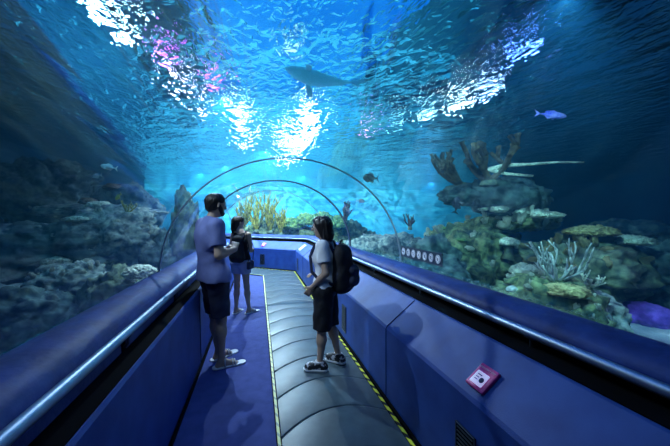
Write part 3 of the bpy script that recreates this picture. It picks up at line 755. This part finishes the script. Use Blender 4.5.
#PEOPLE
def cap(a, b, ra, rb, k=.03, fl=1.0): return ('c', np.array(a, float), np.array(b, float), ra, rb, k, fl)
def ell(c, r, k=.02): return ('e', np.array(c, float), np.array(r, float), 0, 0, k, 1)
def field(prims, grid, org, h, pad=.07, wr=0, seed=0):
    f = np.full(grid, .2, np.float32)
    for p in prims:
        if p[0] == 'c': lo = np.minimum(p[1] - p[3], p[2] - p[4]); hi = np.maximum(p[1] + p[3], p[2] + p[4])
        else: lo = p[1] - p[2]; hi = p[1] + p[2]
        i0 = np.clip(((lo - pad - org) / h).astype(int), 0, np.array(grid)); i1 = np.clip(((hi + pad - org) / h).astype(int) + 1, 0, np.array(grid))
        if (i1 <= i0).any(): continue
        X, Y, Z = np.meshgrid(*[org[k] + h * np.arange(i0[k], i1[k]) for k in range(3)], indexing='ij')
        if p[0] == 'c':
            a, b = p[1].copy(), p[2].copy(); fl = p[6]
            yc = (a[1] + b[1]) / 2
            ya, yb_ = a[1], b[1]
            d = b - a; dd = (d * d).sum() + 1e-9
            t = np.clip(((X - a[0]) * d[0] + (Y - a[1]) * d[1] + (Z - a[2]) * d[2]) / dd, 0, 1)
            ex = X - a[0] - t * d[0]; ey = (Y - a[1] - t * d[1]) / fl; ez = Z - a[2] - t * d[2]
            g = (np.sqrt(ex * ex + ey * ey + ez * ez) - (p[3] + t * (p[4] - p[3]))) * min(1, fl)
        else:
            r = p[2]; q = np.sqrt(((X - p[1][0]) / r[0]) ** 2 + ((Y - p[1][1]) / r[1]) ** 2 + ((Z - p[1][2]) / r[2]) ** 2)
            g = (q - 1) * r.min()
        sl = tuple(slice(i0[k], i1[k]) for k in range(3)); o = f[sl]; k = p[5]
        m = np.maximum(k - np.abs(o - g), 0) / k
        f[sl] = np.minimum(o, g) - m * m * k * .25
    return f
def nets(f, org, h):
    s = f < 0; nx, ny, nz = f.shape
    c = [(i, j, k) for i in (0, 1) for j in (0, 1) for k in (0, 1)]
    sub = lambda a, o: a[o[0]:nx - 1 + o[0], o[1]:ny - 1 + o[1], o[2]:nz - 1 + o[2]]
    tot = sum(sub(s, o).astype(np.int8) for o in c); act = (tot > 0) & (tot < 8)
    idx = np.full(act.shape, -1, np.int64); ii = np.argwhere(act); idx[act] = np.arange(len(ii))
    acc = np.zeros((len(ii), 3)); cnt = np.zeros(len(ii))
    for a in c:
        for ax in range(3):
            if a[ax]: continue
            b = list(a); b[ax] = 1
            fa = sub(f, a)[act]; fb = sub(f, b)[act]; cr = (fa < 0) != (fb < 0)
            t = np.where(cr, fa / np.where(cr, fa - fb, 1), 0)
            p = np.tile(np.array(a, float), (len(ii), 1)); p[:, ax] = t
            acc[cr] += p[cr]; cnt[cr] += 1
    v = (ii + acc / cnt[:, None]) * h + org
    faces = []
    for ax in range(3):
        sh = [nx, ny, nz]; A = [slice(1, n - 1) for n in sh]; A[ax] = slice(0, sh[ax] - 1); B = [slice(1, n - 1) for n in sh]; B[ax] = slice(1, sh[ax])
        sa = s[tuple(A)]; sb = s[tuple(B)]; e = np.argwhere(sa != sb)
        base = e + np.array([0 if k == ax else 1 for k in range(3)])
        fl = sa[sa != sb]; u, w_ = (ax + 1) % 3, (ax + 2) % 3
        q = []
        for du, dw in ((-1, -1), (0, -1), (0, 0), (-1, 0)):
            g = base.copy(); g[:, u] += du; g[:, w_] += dw; q.append(idx[g[:, 0], g[:, 1], g[:, 2]])
        q = np.stack(q, 1); q[~fl] = q[~fl][:, ::-1]; faces.append(q)
    return v, np.concatenate(faces)
def sdf_mesh(name, groups, mt, parent, h=.009, ku=.02, wr=None):
    """groups: list of (prims, cuts); cuts = list of (point, outward normal)"""
    P = [p for g in groups for p in g[0]]
    lo = np.min([np.minimum(p[1] - max(p[3], 0), p[2] - p[4]) if p[0] == 'c' else p[1] - p[2] for p in P], 0) - .05
    hi = np.max([np.maximum(p[1] + p[3], p[2] + p[4]) if p[0] == 'c' else p[1] + p[2] for p in P], 0) + .05
    grid = tuple(((hi - lo) / h).astype(int) + 1); F_ = None
    X = [lo[k] + h * np.arange(grid[k]) for k in range(3)]
    for pr, cuts in groups:
        f = field(pr, grid, lo, h)
        for pt, n in cuts:
            n = np.array(n, float); n /= np.linalg.norm(n)
            pl = (X[0][:, None, None] - pt[0]) * n[0] + (X[1][None, :, None] - pt[1]) * n[1] + (X[2][None, None, :] - pt[2]) * n[2]
            f = np.maximum(f, pl)
        if F_ is None: F_ = f
        else:
            m = np.maximum(ku - np.abs(F_ - f), 0) / ku; F_ = np.minimum(F_, f) - m * m * ku * .25
    if wr:
        amp, sx, sz = wr
        Xg, Yg, Zg = np.meshgrid(*X, indexing='ij')
        F_ = F_ + amp * (np.sin(Xg * sx + Zg * sz + 2 * np.sin(Yg * sx * .7)) + .6 * np.sin(Yg * sx * 1.3 - Zg * sz * 1.7 + 1.3))
    F_[0] = F_[-1] = .1; F_[:, 0] = F_[:, -1] = .1; F_[:, :, 0] = F_[:, :, -1] = .1
    v, q = nets(F_, lo, h)
    me = bpy.data.meshes.new(name); me.from_pydata(v.tolist(), [], q.tolist()); me.update()
    return link_mesh(name, me, mt, parent, True)
V = lambda *a: np.array(a, float)
def lerp(a, b, t): return a + (b - a) * t
def hand_prims(wr, d, palmn, s=1.0, curl=.5, side=1):
    """palm + five bent fingers; d = direction of the hand, palmn = way the palm faces, side picks the thumb side"""
    d = d / np.linalg.norm(d); palmn = palmn - d * (palmn @ d); palmn /= np.linalg.norm(palmn); lat = np.cross(d, palmn) * side
    P = []
    kn = wr + d * .085 * s
    for o in (-.028, -.010, .010, .027): P.append(cap(wr + lat * o * .55 * s, kn + lat * o * s, .013 * s, .0115 * s, .012))
    for o, L in ((-.030, .058), (-.010, .072), (.010, .078), (.029, .070)):
        a = kn + lat * o * s; dd = d.copy(); q = a
        for j, (fr, an) in enumerate(((.45, curl * .6), (.32, curl * 1.3), (.23, curl * 1.8))):
            dr = math.cos(an) * d + math.sin(an) * palmn; n = q + dr * L * fr * s
            P.append(cap(q, n, (.0092 - .0008 * j) * s, (.0086 - .0009 * j) * s, .004)); q = n
    a = wr + d * .025 * s + lat * .028 * s; b = a + (lat * .8 + d * .7 + palmn * .3) * .035 * s; c = b + (d * .9 + lat * .15 + palmn * .4) * .03 * s
    P += [cap(a, b, .013 * s, .0105 * s, .008), cap(b, c, .0102 * s, .0085 * s, .004)]
    return P
def head_prims(c, yaw=0, pitch=0, s=1.0, neck=None, jaw=1.0):
    """c = centre of the skull; faces +Y turned by yaw (positive to its left)"""
    rm = np.array(Matrix.Rotation(yaw, 3, 'Z') @ Matrix.Rotation(pitch, 3, 'X'))
    T = lambda x, y, z: c + rm @ (V(x, y, z) * s)
    P = [cap(T(0, -.018, .025), T(0, .012, .030), .078 * s, .074 * s, .03), cap(T(0, .025, -.02), T(0, .050, -.082), .060 * s, .032 * s * jaw, .03),
         cap(T(0, .078, .018), T(0, .105, -.022), .009 * s, .014 * s, .012), cap(T(-.02, .074, -.052), T(.02, .074, -.052), .012 * s, .012 * s, .010),
         cap(T(-.030, .074, .030), T(.030, .074, .030), .014 * s, .014 * s, .014), cap(T(-.045, .045, -.02), T(-.04, .03, -.07), .022 * s, .02 * s, .03),
         cap(T(.045, .045, -.02), T(.04, .03, -.07), .022 * s, .02 * s, .03)]
    for g in (-1, 1):
        P.append(cap(T(g * .080, -.002, .015), T(g * .086, -.012, -.018), .013 * s, .009 * s, .006))
    if neck is not None: P.append(cap(neck, T(0, -.01, -.05), .056 * s, .050 * s, .04))
    return P, T
def leg_prims(hip, knee, ank, toe, s=1.0, shoe=False):
    P = [cap(hip, knee, .086 * s, .052 * s, .04), cap(knee, lerp(knee, ank, .35), .050 * s, .054 * s, .03), cap(lerp(knee, ank, .3) + V(0, -.010 * s, 0), ank, .052 * s, .031 * s, .03)]
    d = toe - ank; d[2] = 0; d /= np.linalg.norm(d); lat = np.cross(d, V(0, 0, 1))
    heel = ank - d * .035 * s; heel[2] = .028 * s; ball = toe.copy(); ball[2] = .022 * s; mid = lerp(heel, ball, .75)
    P += [cap(heel, ank, .028 * s, .033 * s, .02), cap(ank - V(0, 0, .02 * s), mid, .033 * s, .024 * s, .025), cap(heel, mid, .026 * s, .026 * s, .02)]
    for i, o in enumerate((-.026, -.012, .002, .014, .026)):
        L = (.050, .052, .048, .042, .034)[i] * s
        P.append(cap(mid + lat * o * s, mid + lat * o * 1.1 * s + d * L - V(0, 0, .008 * s), .014 * s, .009 * s, .006))
    return P
def shoe_mesh(ank, toe, s, up_m, sole_m, parent, sandal=False):
    d = (toe - ank); d[2] = 0; d /= np.linalg.norm(d); heel = ank - d * .045 * s; tip = toe + d * .030 * s
    hz = lambda p, z: V(p[0], p[1], z)
    if not sandal:
        b = sdf_mesh('shoe', [([cap(hz(heel, .045 * s), hz(lerp(heel, tip, .8), .034 * s), .044 * s, .040 * s, .02), cap(hz(heel + d * .01, .05 * s), hz(ank, .095 * s), .044 * s, .043 * s, .02), cap(hz(ank, .085 * s), hz(lerp(ank, tip, .7), .045 * s), .040 * s, .036 * s, .03)], [((0, 0, .02 * s), (0, 0, -1)), ((0, 0, .108 * s), (0, 0, 1))])], up_m, parent, .006)
        sdf_mesh('sole', [([cap(hz(heel, .022), hz(lerp(heel, tip, .84), .022), .048 * s, .045 * s, .02)], [((0, 0, .002), (0, 0, -1)), ((0, 0, .030 * s), (0, 0, 1))])], sole_m, b, .006)
        lat = np.cross(d, V(0, 0, 1)); bm = bmesh.new()
        for k in range(4):
            p = lerp(ank, tip, .28 + .12 * k); z = (.105 - .014 * k) * s
            add_tube(bm, [hz(p - lat * .03 * s, z - .012), hz(p, z + .004), hz(p + lat * .03 * s, z - .012)], .0035, 6)
        obj('laces', bm, sole_m, b)
    else:
        b = sdf_mesh('sandal', [([cap(hz(heel, .012), hz(tip, .012), .044 * s, .046 * s, .02)], [((0, 0, .001), (0, 0, -1)), ((0, 0, .016), (0, 0, 1))])], sole_m, parent, .006)
        lat = np.cross(d, V(0, 0, 1)); bm = bmesh.new()
        for u, z in ((.30, .105), (.62, .062), (.72, .055)):
            p = lerp(heel, tip, u)
            add_tube(bm, [hz(p - lat * .042 * s, .012), hz(p - lat * .036 * s, z * .7 * s), hz(p, z * s), hz(p + lat * .036 * s, z * .7 * s), hz(p + lat * .042 * s, .012)], .007, 6)
        obj('strap', bm, up_m, b)

M['skin'] = mat('skin_tan', (.42, .28, .21), .55, col2=(.48, .33, .25), scale=12)
M['skin2'] = mat('skin_light', (.44, .29, .21), .55, col2=(.50, .33, .25), scale=12)
M['hair'] = mat('black_hair', (.008, .007, .008), .42, col2=(.022, .018, .018), scale=40, bump=.6, bscale=60, stretch=(1, 1, .12))
M['hairb'] = mat('brown_hair', (.02, .013, .01), .45, col2=(.05, .035, .025), scale=40, bump=.6, bscale=60, stretch=(1, 1, .15))
M['tee'] = mat('slate_tee', (.16, .19, .42), .85, col2=(.20, .235, .50), scale=10, bump=.3, bscale=12)
M['navy'] = mat('navy_cloth', (.012, .016, .045), .75, col2=(.022, .028, .07), scale=10, bump=.4, bscale=14)
M['blackcloth'] = mat('black_cloth', (.006, .006, .010), .75, col2=(.012, .012, .018), scale=10, bump=.5, bscale=14)
M['whitecloth'] = mat('white_cloth', (.90, .91, .94), .8, col2=(.80, .82, .88), scale=8, bump=.3, bscale=12)
M['paleblue'] = mat('pale_blue_cloth', (.42, .48, .70), .8, col2=(.34, .4, .62), scale=8, bump=.3, bscale=12)
M['shoewhite'] = mat('shoe_white', (.75, .77, .80), .5)
M['shoeblack'] = mat('shoe_black', (.015, .015, .02), .5, col2=(.5, .5, .55), scale=26, ramp=(.52, .56))
M['sandal'] = mat('sandal_pale', (.62, .62, .64), .6)
M['eyewhite'] = mat('eye_white', (.7, .7, .72), .3)
M['lips'] = mat('lips', (.30, .12, .11), .5)

def eyes(T, t, s=1.0):
    for g in (-1, 1):
        bm = bmesh.new(); bmesh.ops.create_uvsphere(bm, u_segments=12, v_segments=8, radius=.0125 * s); e = obj('eye', bm, M['eyewhite'], t); e.location = T(g * .031, .078, .008)
        bm = bmesh.new(); bmesh.ops.create_uvsphere(bm, u_segments=10, v_segments=6, radius=.006 * s); i = obj('iris', bm, M['eye'], e); i.location = Vector(T(g * .031, .0865, .008)) - e.location
    bm = bmesh.new(); add_tube(bm, [T(-.024, .080, -.052), T(-.010, .087, -.050), T(.010, .087, -.050), T(.024, .080, -.052)], [.003, .006, .006, .003], 8); obj('lips', bm, M['lips'], t)

# ---- the man
def man():
    t = thing('person', 'man in slate blue T-shirt and dark shorts standing by the left handrail', 'person', (-.40, 3.42, 0), R(-62))
    hipL, hipR = V(-.09, -.05, .93), V(.09, -.05, .93); kL, kR = V(-.10, -.015, .50), V(.10, -.02, .50)
    aL, aR = V(-.10, .03, .085), V(.115, -.02, .085); tL, tR = V(-.13, .19, .03), V(.15, .14, .03)
    sL, sR = V(-.195, -.10, 1.475), V(.195, -.10, 1.475); eL, eR = V(-.25, -.10, 1.17), V(.25, -.10, 1.185)
    wL, wR = V(-.10, .10, 1.20), V(.17, .09, 1.22)
    neck = V(0, -.085, 1.53); hc = V(0, -.035, 1.685)
    HP, T = head_prims(hc, 0, R(-4), 1.02, neck, 1.1)
    torso = [cap(V(-.07, -.055, .95), V(.07, -.055, .95), .125, .125, .04, .85), cap(V(0, -.07, 1.02), V(0, -.10, 1.33), .145, .165, .05, .68), cap(V(-.09, -.105, 1.36), V(.09, -.105, 1.36), .115, .115, .05, .8), cap(V(-.15, -.10, 1.475), V(.15, -.10, 1.475), .06, .06, .05)]
    arms = []
    for s, e, w in ((sL, eL, wL), (sR, eR, wR)): arms += [cap(s, e, .058, .044, .03), cap(e, lerp(e, w, .4), .044, .043, .02), cap(lerp(e, w, .3), w, .044, .029, .02)]
    hands = hand_prims(wR, V(-.55, .35, .55), V(-.6, .2, -.5), 1.05, .75, 1) + hand_prims(wL, V(.75, .35, .45), V(.2, .3, -.9), 1.05, .8, -1)
    body = HP + torso + arms + leg_prims(hipL, kL, aL, tL) + leg_prims(hipR, kR, aR, tR) + hands
    sdf_mesh('body', [(body, [])], M['skin'], t, .0085)
    # hair, beard
    rm = lambda *a: T(*a)
    sdf_mesh('hair', [([cap(T(0, -.026, .040), T(0, .008, .050), .088, .080, .02), cap(T(0, -.035, -.01), T(0, -.035, .03), .078, .082, .02)], [(T(0, .066, .05), T(0, 1, -.55) - hc), (T(0, 0, -.045), T(0, .35, -1) - hc)])], M['hair'], t, .006, wr=(.0014, 130, 60))
    sdf_mesh('beard', [([cap(T(-.074, .008, -.005), T(-.050, .040, -.075), .016, .020, .02), cap(T(.074, .008, -.005), T(.050, .040, -.075), .016, .020, .02), cap(T(-.018, .086, -.036), T(.018, .086, -.036), .008, .008, .01), cap(T(-.052, .025, -.035), T(-.02, .062, -.085), .024, .022, .02), cap(T(.052, .025, -.035), T(.02, .062, -.085), .024, .022, .02), cap(T(-.02, .062, -.088), T(.02, .062, -.088), .022, .022, .02)], [])], M['hair'], t, .006)
    eyes(T, t)
    # shirt
    sh = [cap(V(-.07, -.06, .92), V(.07, -.06, .92), .168, .168, .04, .88), cap(V(0, -.08, .98), V(0, -.105, 1.33), .168, .178, .05, .74), cap(V(-.09, -.108, 1.36), V(.09, -.108, 1.36), .130, .130, .05, .84), cap(V(-.15, -.10, 1.475), V(.15, -.10, 1.475), .073, .073, .06), cap(V(0, -.09, 1.50), V(0, -.088, 1.535), .075, .070, .03)]
    G = [(sh, [((0, -.06, .90), (0, 0, -1)), ((0, -.08, 1.555), (0, .25, 1))])]
    for s, e in ((sL, eL), (sR, eR)):
        q = lerp(s, e, .70); G.append(([cap(s, e, .078, .070, .03)], [(q, e - s)]))
    sdf_mesh('shirt', G, M['tee'], t, .0085, .04, wr=(.0035, 34, 18))
    G = [([cap(V(-.07, -.055, .92), V(.07, -.055, .92), .140, .140, .04, .86)], [((0, 0, .97), (0, 0, 1))])]
    for h_, k_ in ((hipL, kL), (hipR, kR)): G.append(([cap(h_, k_, .112, .092, .03)], [(lerp(h_, k_, .93), k_ - h_), ((0, 0, .95), (0, 0, 1))]))
    sdf_mesh('shorts', G, M['navy'], t, .0085, .03, wr=(.003, 46, 34))
    shoe_mesh(aL, tL, 1.08, M['sandal'], M['shoewhite'], t, True); shoe_mesh(aR, tR, 1.08, M['sandal'], M['shoewhite'], t, True)
man()

# ---- the woman with the backpack
def woman():
    s = .87; loc = Vector((.665, 3.0, .034)); r = R(62)
    t = thing('person', 'woman with black bob hair, white T-shirt and long black shorts on the walkway', 'person', loc, r)
    hipL, hipR = V(-.085, -.01, .90) * s, V(.085, -.01, .90) * s; kL, kR = V(-.10, .01, .48) * s, V(.10, -.04, .48) * s
    aL, aR = V(-.12, .03, .09) * s, V(.12, -.13, .09) * s; tL, tR = V(-.145, .17, .03) * s, V(.15, .0, .03) * s
    sL, sR = V(-.165, -.01, 1.425) * s, V(.165, -.01, 1.425) * s; eL, eR = V(-.225, -.07, 1.13) * s, V(.225, -.05, 1.13) * s
    wL, wR = V(-.19, .10, .965) * s, V(.16, .16, 1.05) * s
    neck = V(0, .0, 1.47) * s; hc = V(0, .045, 1.635) * s
    HP, T = head_prims(hc, R(12), R(-5), s * 1.04, neck, .9)
    torso = [cap(V(-.075, -.01, .93) * s, V(.075, -.01, .93) * s, .118 * s, .118 * s, .04, .9), cap(V(0, 0, 1.04) * s, V(0, .0, 1.28) * s, .125 * s, .14 * s, .05, .72), cap(V(-.07, .0, 1.31) * s, V(.07, .0, 1.31) * s, .105 * s, .105 * s, .05, .8), cap(V(-.06, .06, 1.27) * s, V(.06, .06, 1.27) * s, .07 * s, .07 * s, .04), cap(V(-.13, -.01, 1.425) * s, V(.13, -.01, 1.425) * s, .052 * s, .052 * s, .04)]
    arms = []
    for a, e, w in ((sL, eL, wL), (sR, eR, wR)): arms += [cap(a, e, .050 * s, .038 * s, .03), cap(e, lerp(e, w, .4), .038 * s, .037 * s, .02), cap(lerp(e, w, .3), w, .037 * s, .025 * s, .02)]
    hands = hand_prims(wL, V(.05, .55, -.75), V(.9, .1, .1), s, .7, -1) + hand_prims(wR, V(-.8, .45, .1), V(0, -.3, -1), s, .6, 1)
    sdf_mesh('body', [(HP + torso + arms + leg_prims(hipL, kL, aL, tL, s) + leg_prims(hipR, kR, aR, tR, s) + hands, [])], M['skin2'], t, .008)
    eyes(T, t, s)
    g = sdf_mesh('hair', [([cap(T(0, -.026, .036), T(0, .015, .045), .094 * s, .088 * s, .02), cap(T(-.03, -.045, -.10), T(-.02, -.03, .02), .090 * s, .092 * s, .03), cap(T(.03, -.045, -.10), T(.02, -.03, .02), .090 * s, .092 * s, .03),
                           cap(T(-.078, .028, -.105), T(-.072, .02, .03), .030 * s, .036 * s, .02), cap(T(.078, .028, -.105), T(.072, .02, .03), .030 * s, .036 * s, .02)],
                          [(T(0, .078, .05), T(0, 1, -.45) - hc), (T(0, 0, -.155), T(0, .2, -1) - hc)])], M['hair'], t, .006, wr=(.0022, 120, 14))
    sh = [cap(V(-.075, -.01, .95) * s, V(.075, -.01, .95) * s, .135 * s, .135 * s, .04, .92), cap(V(0, 0, 1.0) * s, V(0, .0, 1.28) * s, .15 * s, .155 * s, .05, .78), cap(V(-.07, .0, 1.31) * s, V(.07, .0, 1.31) * s, .118 * s, .118 * s, .05, .85), cap(V(-.06, .06, 1.27) * s, V(.06, .06, 1.27) * s, .08 * s, .08 * s, .04), cap(V(-.13, -.01, 1.425) * s, V(.13, -.01, 1.425) * s, .066 * s, .066 * s, .05), cap(neck - V(0, 0, .05), neck, .070 * s, .062 * s, .03)]
    G = [(sh, [((0, 0, .93 * s), (0, 0, -1)), (neck + V(0, 0, .006), (0, .2, 1))])]
    for a, e in ((sL, eL), (sR, eR)): G.append(([cap(a, e, .070 * s, .066 * s, .03)], [(lerp(a, e, .62), e - a)]))
    sdf_mesh('shirt', G, M['whitecloth'], t, .008, .035, wr=(.0028, 40, 22))
    G = [([cap(V(-.075, -.01, .92) * s, V(.075, -.01, .92) * s, .142 * s, .142 * s, .04, .92)], [((0, 0, 1.02 * s), (0, 0, 1))])]
    for h_, k_ in ((hipL, kL), (hipR, kR)): G.append(([cap(h_, k_ - V(0, 0, .06), .118 * s, .108 * s, .03)], [(lerp(h_, k_, 1.02), k_ - h_), ((0, 0, 1.02 * s), (0, 0, 1))]))
    sdf_mesh('shorts', G, M['blackcloth'], t, .008, .03, wr=(.003, 46, 30))
    shoe_mesh(aL, tL, s * 1.08, M['shoeblack'], M['shoewhite'], t); shoe_mesh(aR, tR, s * 1.08, M['shoeblack'], M['shoewhite'], t)
    # backpack
    b = thing('backpack', 'black backpack worn on the back of the woman in white', 'backpack', loc, r)
    c = V(0, -.235, 1.17) * s
    sdf_mesh('bag_body', [([cap(c + V(-.06, .02, -.15), c + V(-.06, .03, .15), .105, .085, .04, .85), cap(c + V(.06, .02, -.15), c + V(.06, .03, .15), .105, .085, .04, .85), cap(c + V(0, -.01, -.12), c + V(0, .01, .12), .12, .10, .04, .85)], [(V(0, -.098, 0) , (0, 1, 0))])], M['blackcloth'], b, .008, wr=(.0025, 40, 30))
    sdf_mesh('front_pocket', [([cap(c + V(-.06, -.085, -.12), c + V(.06, -.085, -.12), .055, .055, .03), cap(c + V(-.06, -.085, -.02), c + V(.06, -.085, -.02), .045, .045, .03), cap(c + V(0, -.09, -.12), c + V(0, -.09, -.02), .05, .05, .05)], [])], M['navy'], b, .008)
    for gsd in (-1, 1):
        x = gsd * .085
        bm = bmesh.new(); add_tube(bm, [V(x, -.12, 1.33 * s), V(x * 1.05, -.07, 1.46 * s), V(x * 1.1, .0, 1.495 * s), V(x * 1.15, .085, 1.42 * s), V(x * 1.25, .125, 1.30 * s), V(x * 1.5, .10, 1.13 * s), V(x * 1.7, .0, 1.02 * s), V(x * 1.5, -.12, 1.0 * s)], .016, 8, True, .6)
        obj('shoulder_strap', bm, M['navy'], b)
    bm = bmesh.new(); add_tube(bm, [c + V(-.03, .05, .235), c + V(-.025, .03, .275), c + V(.025, .03, .275), c + V(.03, .05, .235)], .007, 8); obj('grab_handle', bm, M['navy'], b)
    bm = bmesh.new(); add_box(bm, c + V(.07, -.145, -.10), (.02, .004, .012)); obj('zip_pull', bm, M['coral_tan'], b, False)
woman()

# ---- the far visitor
def visitor():
    s = .90; loc = Vector((-.27, 5.1, .0)); r = R(-28)
    t = thing('person', 'slim dark haired visitor in black top and pale blue shorts, beyond the man', 'person', loc, r)
    hipL, hipR = V(-.08, 0, .90) * s, V(.08, 0, .90) * s; kL, kR = V(-.085, .02, .49) * s, V(.10, .03, .49) * s
    aL, aR = V(-.09, -.01, .085) * s, V(.135, .05, .085) * s; tL, tR = V(-.09, .135, .03) * s, V(.20, .18, .03) * s
    sL, sR = V(-.155, 0, 1.42) * s, V(.155, 0, 1.42) * s; eL, eR = V(-.20, .0, 1.14) * s, V(.205, -.01, 1.14) * s
    wL, wR = V(-.12, .19, 1.16) * s, V(.14, .18, 1.12) * s
    neck = V(0, .0, 1.47) * s; hc = V(-.075, .04, 1.625) * s
    HP, T = head_prims(hc, R(-35), 0, s * 1.1, neck, .9)
    torso = [cap(V(-.07, 0, .92) * s, V(.07, 0, .92) * s, .11 * s, .11 * s, .04, .88), cap(V(0, 0, 1.02) * s, V(0, 0, 1.28) * s, .115 * s, .13 * s, .05, .7), cap(V(-.06, 0, 1.31) * s, V(.06, 0, 1.31) * s, .10 * s, .10 * s, .05, .8), cap(V(-.12, 0, 1.42) * s, V(.12, 0, 1.42) * s, .05 * s, .05 * s, .04)]
    arms = []
    for a, e, w in ((sL, eL, wL), (sR, eR, wR)): arms += [cap(a, e, .046 * s, .036 * s, .03), cap(e, w, .036 * s, .024 * s, .02)]
    hands = hand_prims(wL, V(.5, .5, .3), V(.3, 0, -1), s, .8, -1) + hand_prims(wR, V(-.5, .5, .3), V(-.3, 0, -1), s, .8, 1)
    sdf_mesh('body', [(HP + torso + arms + leg_prims(hipL, kL, aL, tL, s * .95) + leg_prims(hipR, kR, aR, tR, s * .95) + hands, [])], M['skin2'], t, .0095)
    eyes(T, t, s)
    sdf_mesh('hair', [([cap(T(0, -.026, .036), T(0, .012, .045), .092 * s, .084 * s, .02), cap(T(0, -.05, -.06), T(0, -.03, .02), .07 * s, .085 * s, .03), cap(T(0, -.085, -.02), T(.01, -.095, -.15), .038 * s, .024 * s, .03)], [(T(0, .072, .05), T(0, 1, -.5) - hc)])], M['hairb'], t, .007, wr=(.002, 110, 20))
    sdf_mesh('vest', [([cap(V(-.06, 0, .98) * s, V(.06, 0, .98) * s, .125 * s, .125 * s, .04, .9), cap(V(0, 0, 1.02) * s, V(0, 0, 1.28) * s, .128 * s, .143 * s, .05, .74), cap(V(-.06, 0, 1.31) * s, V(.06, 0, 1.31) * s, .112 * s, .112 * s, .05, .85), cap(V(-.08, 0, 1.42) * s, V(.08, 0, 1.42) * s, .060 * s, .060 * s, .04)], [((0, 0, .96 * s), (0, 0, -1)), ((0, 0, 1.46 * s), (0, 0, 1))])], M['blackcloth'], t, .009)
    G = [([cap(V(-.07, 0, .92) * s, V(.07, 0, .92) * s, .13 * s, .13 * s, .04, .9)], [((0, 0, 1.0 * s), (0, 0, 1))])]
    for h_, k_ in ((hipL, kL), (hipR, kR)): G.append(([cap(h_, k_, .105 * s, .09 * s, .03)], [(lerp(h_, k_, .42), k_ - h_), ((0, 0, 1.0 * s), (0, 0, 1))]))
    sdf_mesh('shorts', G, M['paleblue'], t, .009, .03, wr=(.0025, 46, 30))
    shoe_mesh(aL, tL, s, M['sandal'], M['shoewhite'], t, True); shoe_mesh(aR, tR, s, M['sandal'], M['shoewhite'], t, True)
    b = thing('backpack', 'slim black backpack on the back of the far visitor', 'backpack', loc, r)
    c = V(.03, -.175, 1.20) * s
    sdf_mesh('bag_body', [([cap(c + V(-.05, 0, -.15), c + V(-.03, .01, .13), .085, .06, .04, .8), cap(c + V(.05, 0, -.15), c + V(.03, .01, .13), .085, .06, .04, .8)], [])], M['blackcloth'], b, .009)
    for gsd in (-1, 1):
        x = gsd * .08
        bm = bmesh.new(); add_tube(bm, [V(x, -.12, 1.33 * s), V(x * 1.1, .0, 1.49 * s), V(x * 1.2, .11, 1.36 * s), V(x * 1.5, .08, 1.13 * s), V(x * 1.5, -.10, 1.0 * s)], .013, 8, True, .6); obj('shoulder_strap', bm, M['navy'], b)
    h = thing('shoulder_bag', 'small dark shoulder bag on a long strap beside the pale blue shorts', 'bag', loc, r)
    bm = bmesh.new(); add_box(bm, (.19, -.03, .80), (.05, .17, .13), bevel=.018); obj('pouch', bm, M['navy'], h)
    bm = bmesh.new(); add_tube(bm, [(.19, -.10, .86), (.20, -.09, 1.05), (.14, -.07, 1.28), (.10, -.02, 1.345), (.12, .07, 1.28), (.19, .08, 1.05), (.19, .04, .86)], .007, 8); obj('strap', bm, M['blackcloth'], h)
visitor()

# ------------------------------------------------------------------ world, camera
w = bpy.data.worlds.new('world'); S.world = w; w.use_nodes = True
w.node_tree.nodes['Background'].inputs[0].default_value = (.004, .06, .20, 1)
w.node_tree.nodes['Background'].inputs[1].default_value = .5
cam = bpy.data.cameras.new('camera'); co = bpy.data.objects.new('camera', cam); COL.objects.link(co)
cam.sensor_width = 36; cam.lens = F / 670 * 36; cam.shift_y = -5 / 670; cam.clip_start = .02
co.location = (0, 0, CAMZ); co.rotation_euler = (R(90), 0, -YAW)
S.camera = co
S.view_settings.view_transform = 'Standard'; S.view_settings.look = 'None'; S.view_settings.gamma = 1
S.view_settings.exposure = 0
S.cycles.max_bounces = 8; S.cycles.transparent_max_bounces = 16; S.cycles.diffuse_bounces = 3; S.cycles.glossy_bounces = 4
S.cycles.transmission_bounces = 6
S.cycles.sample_clamp_indirect = 4
S.cycles.use_denoising = True
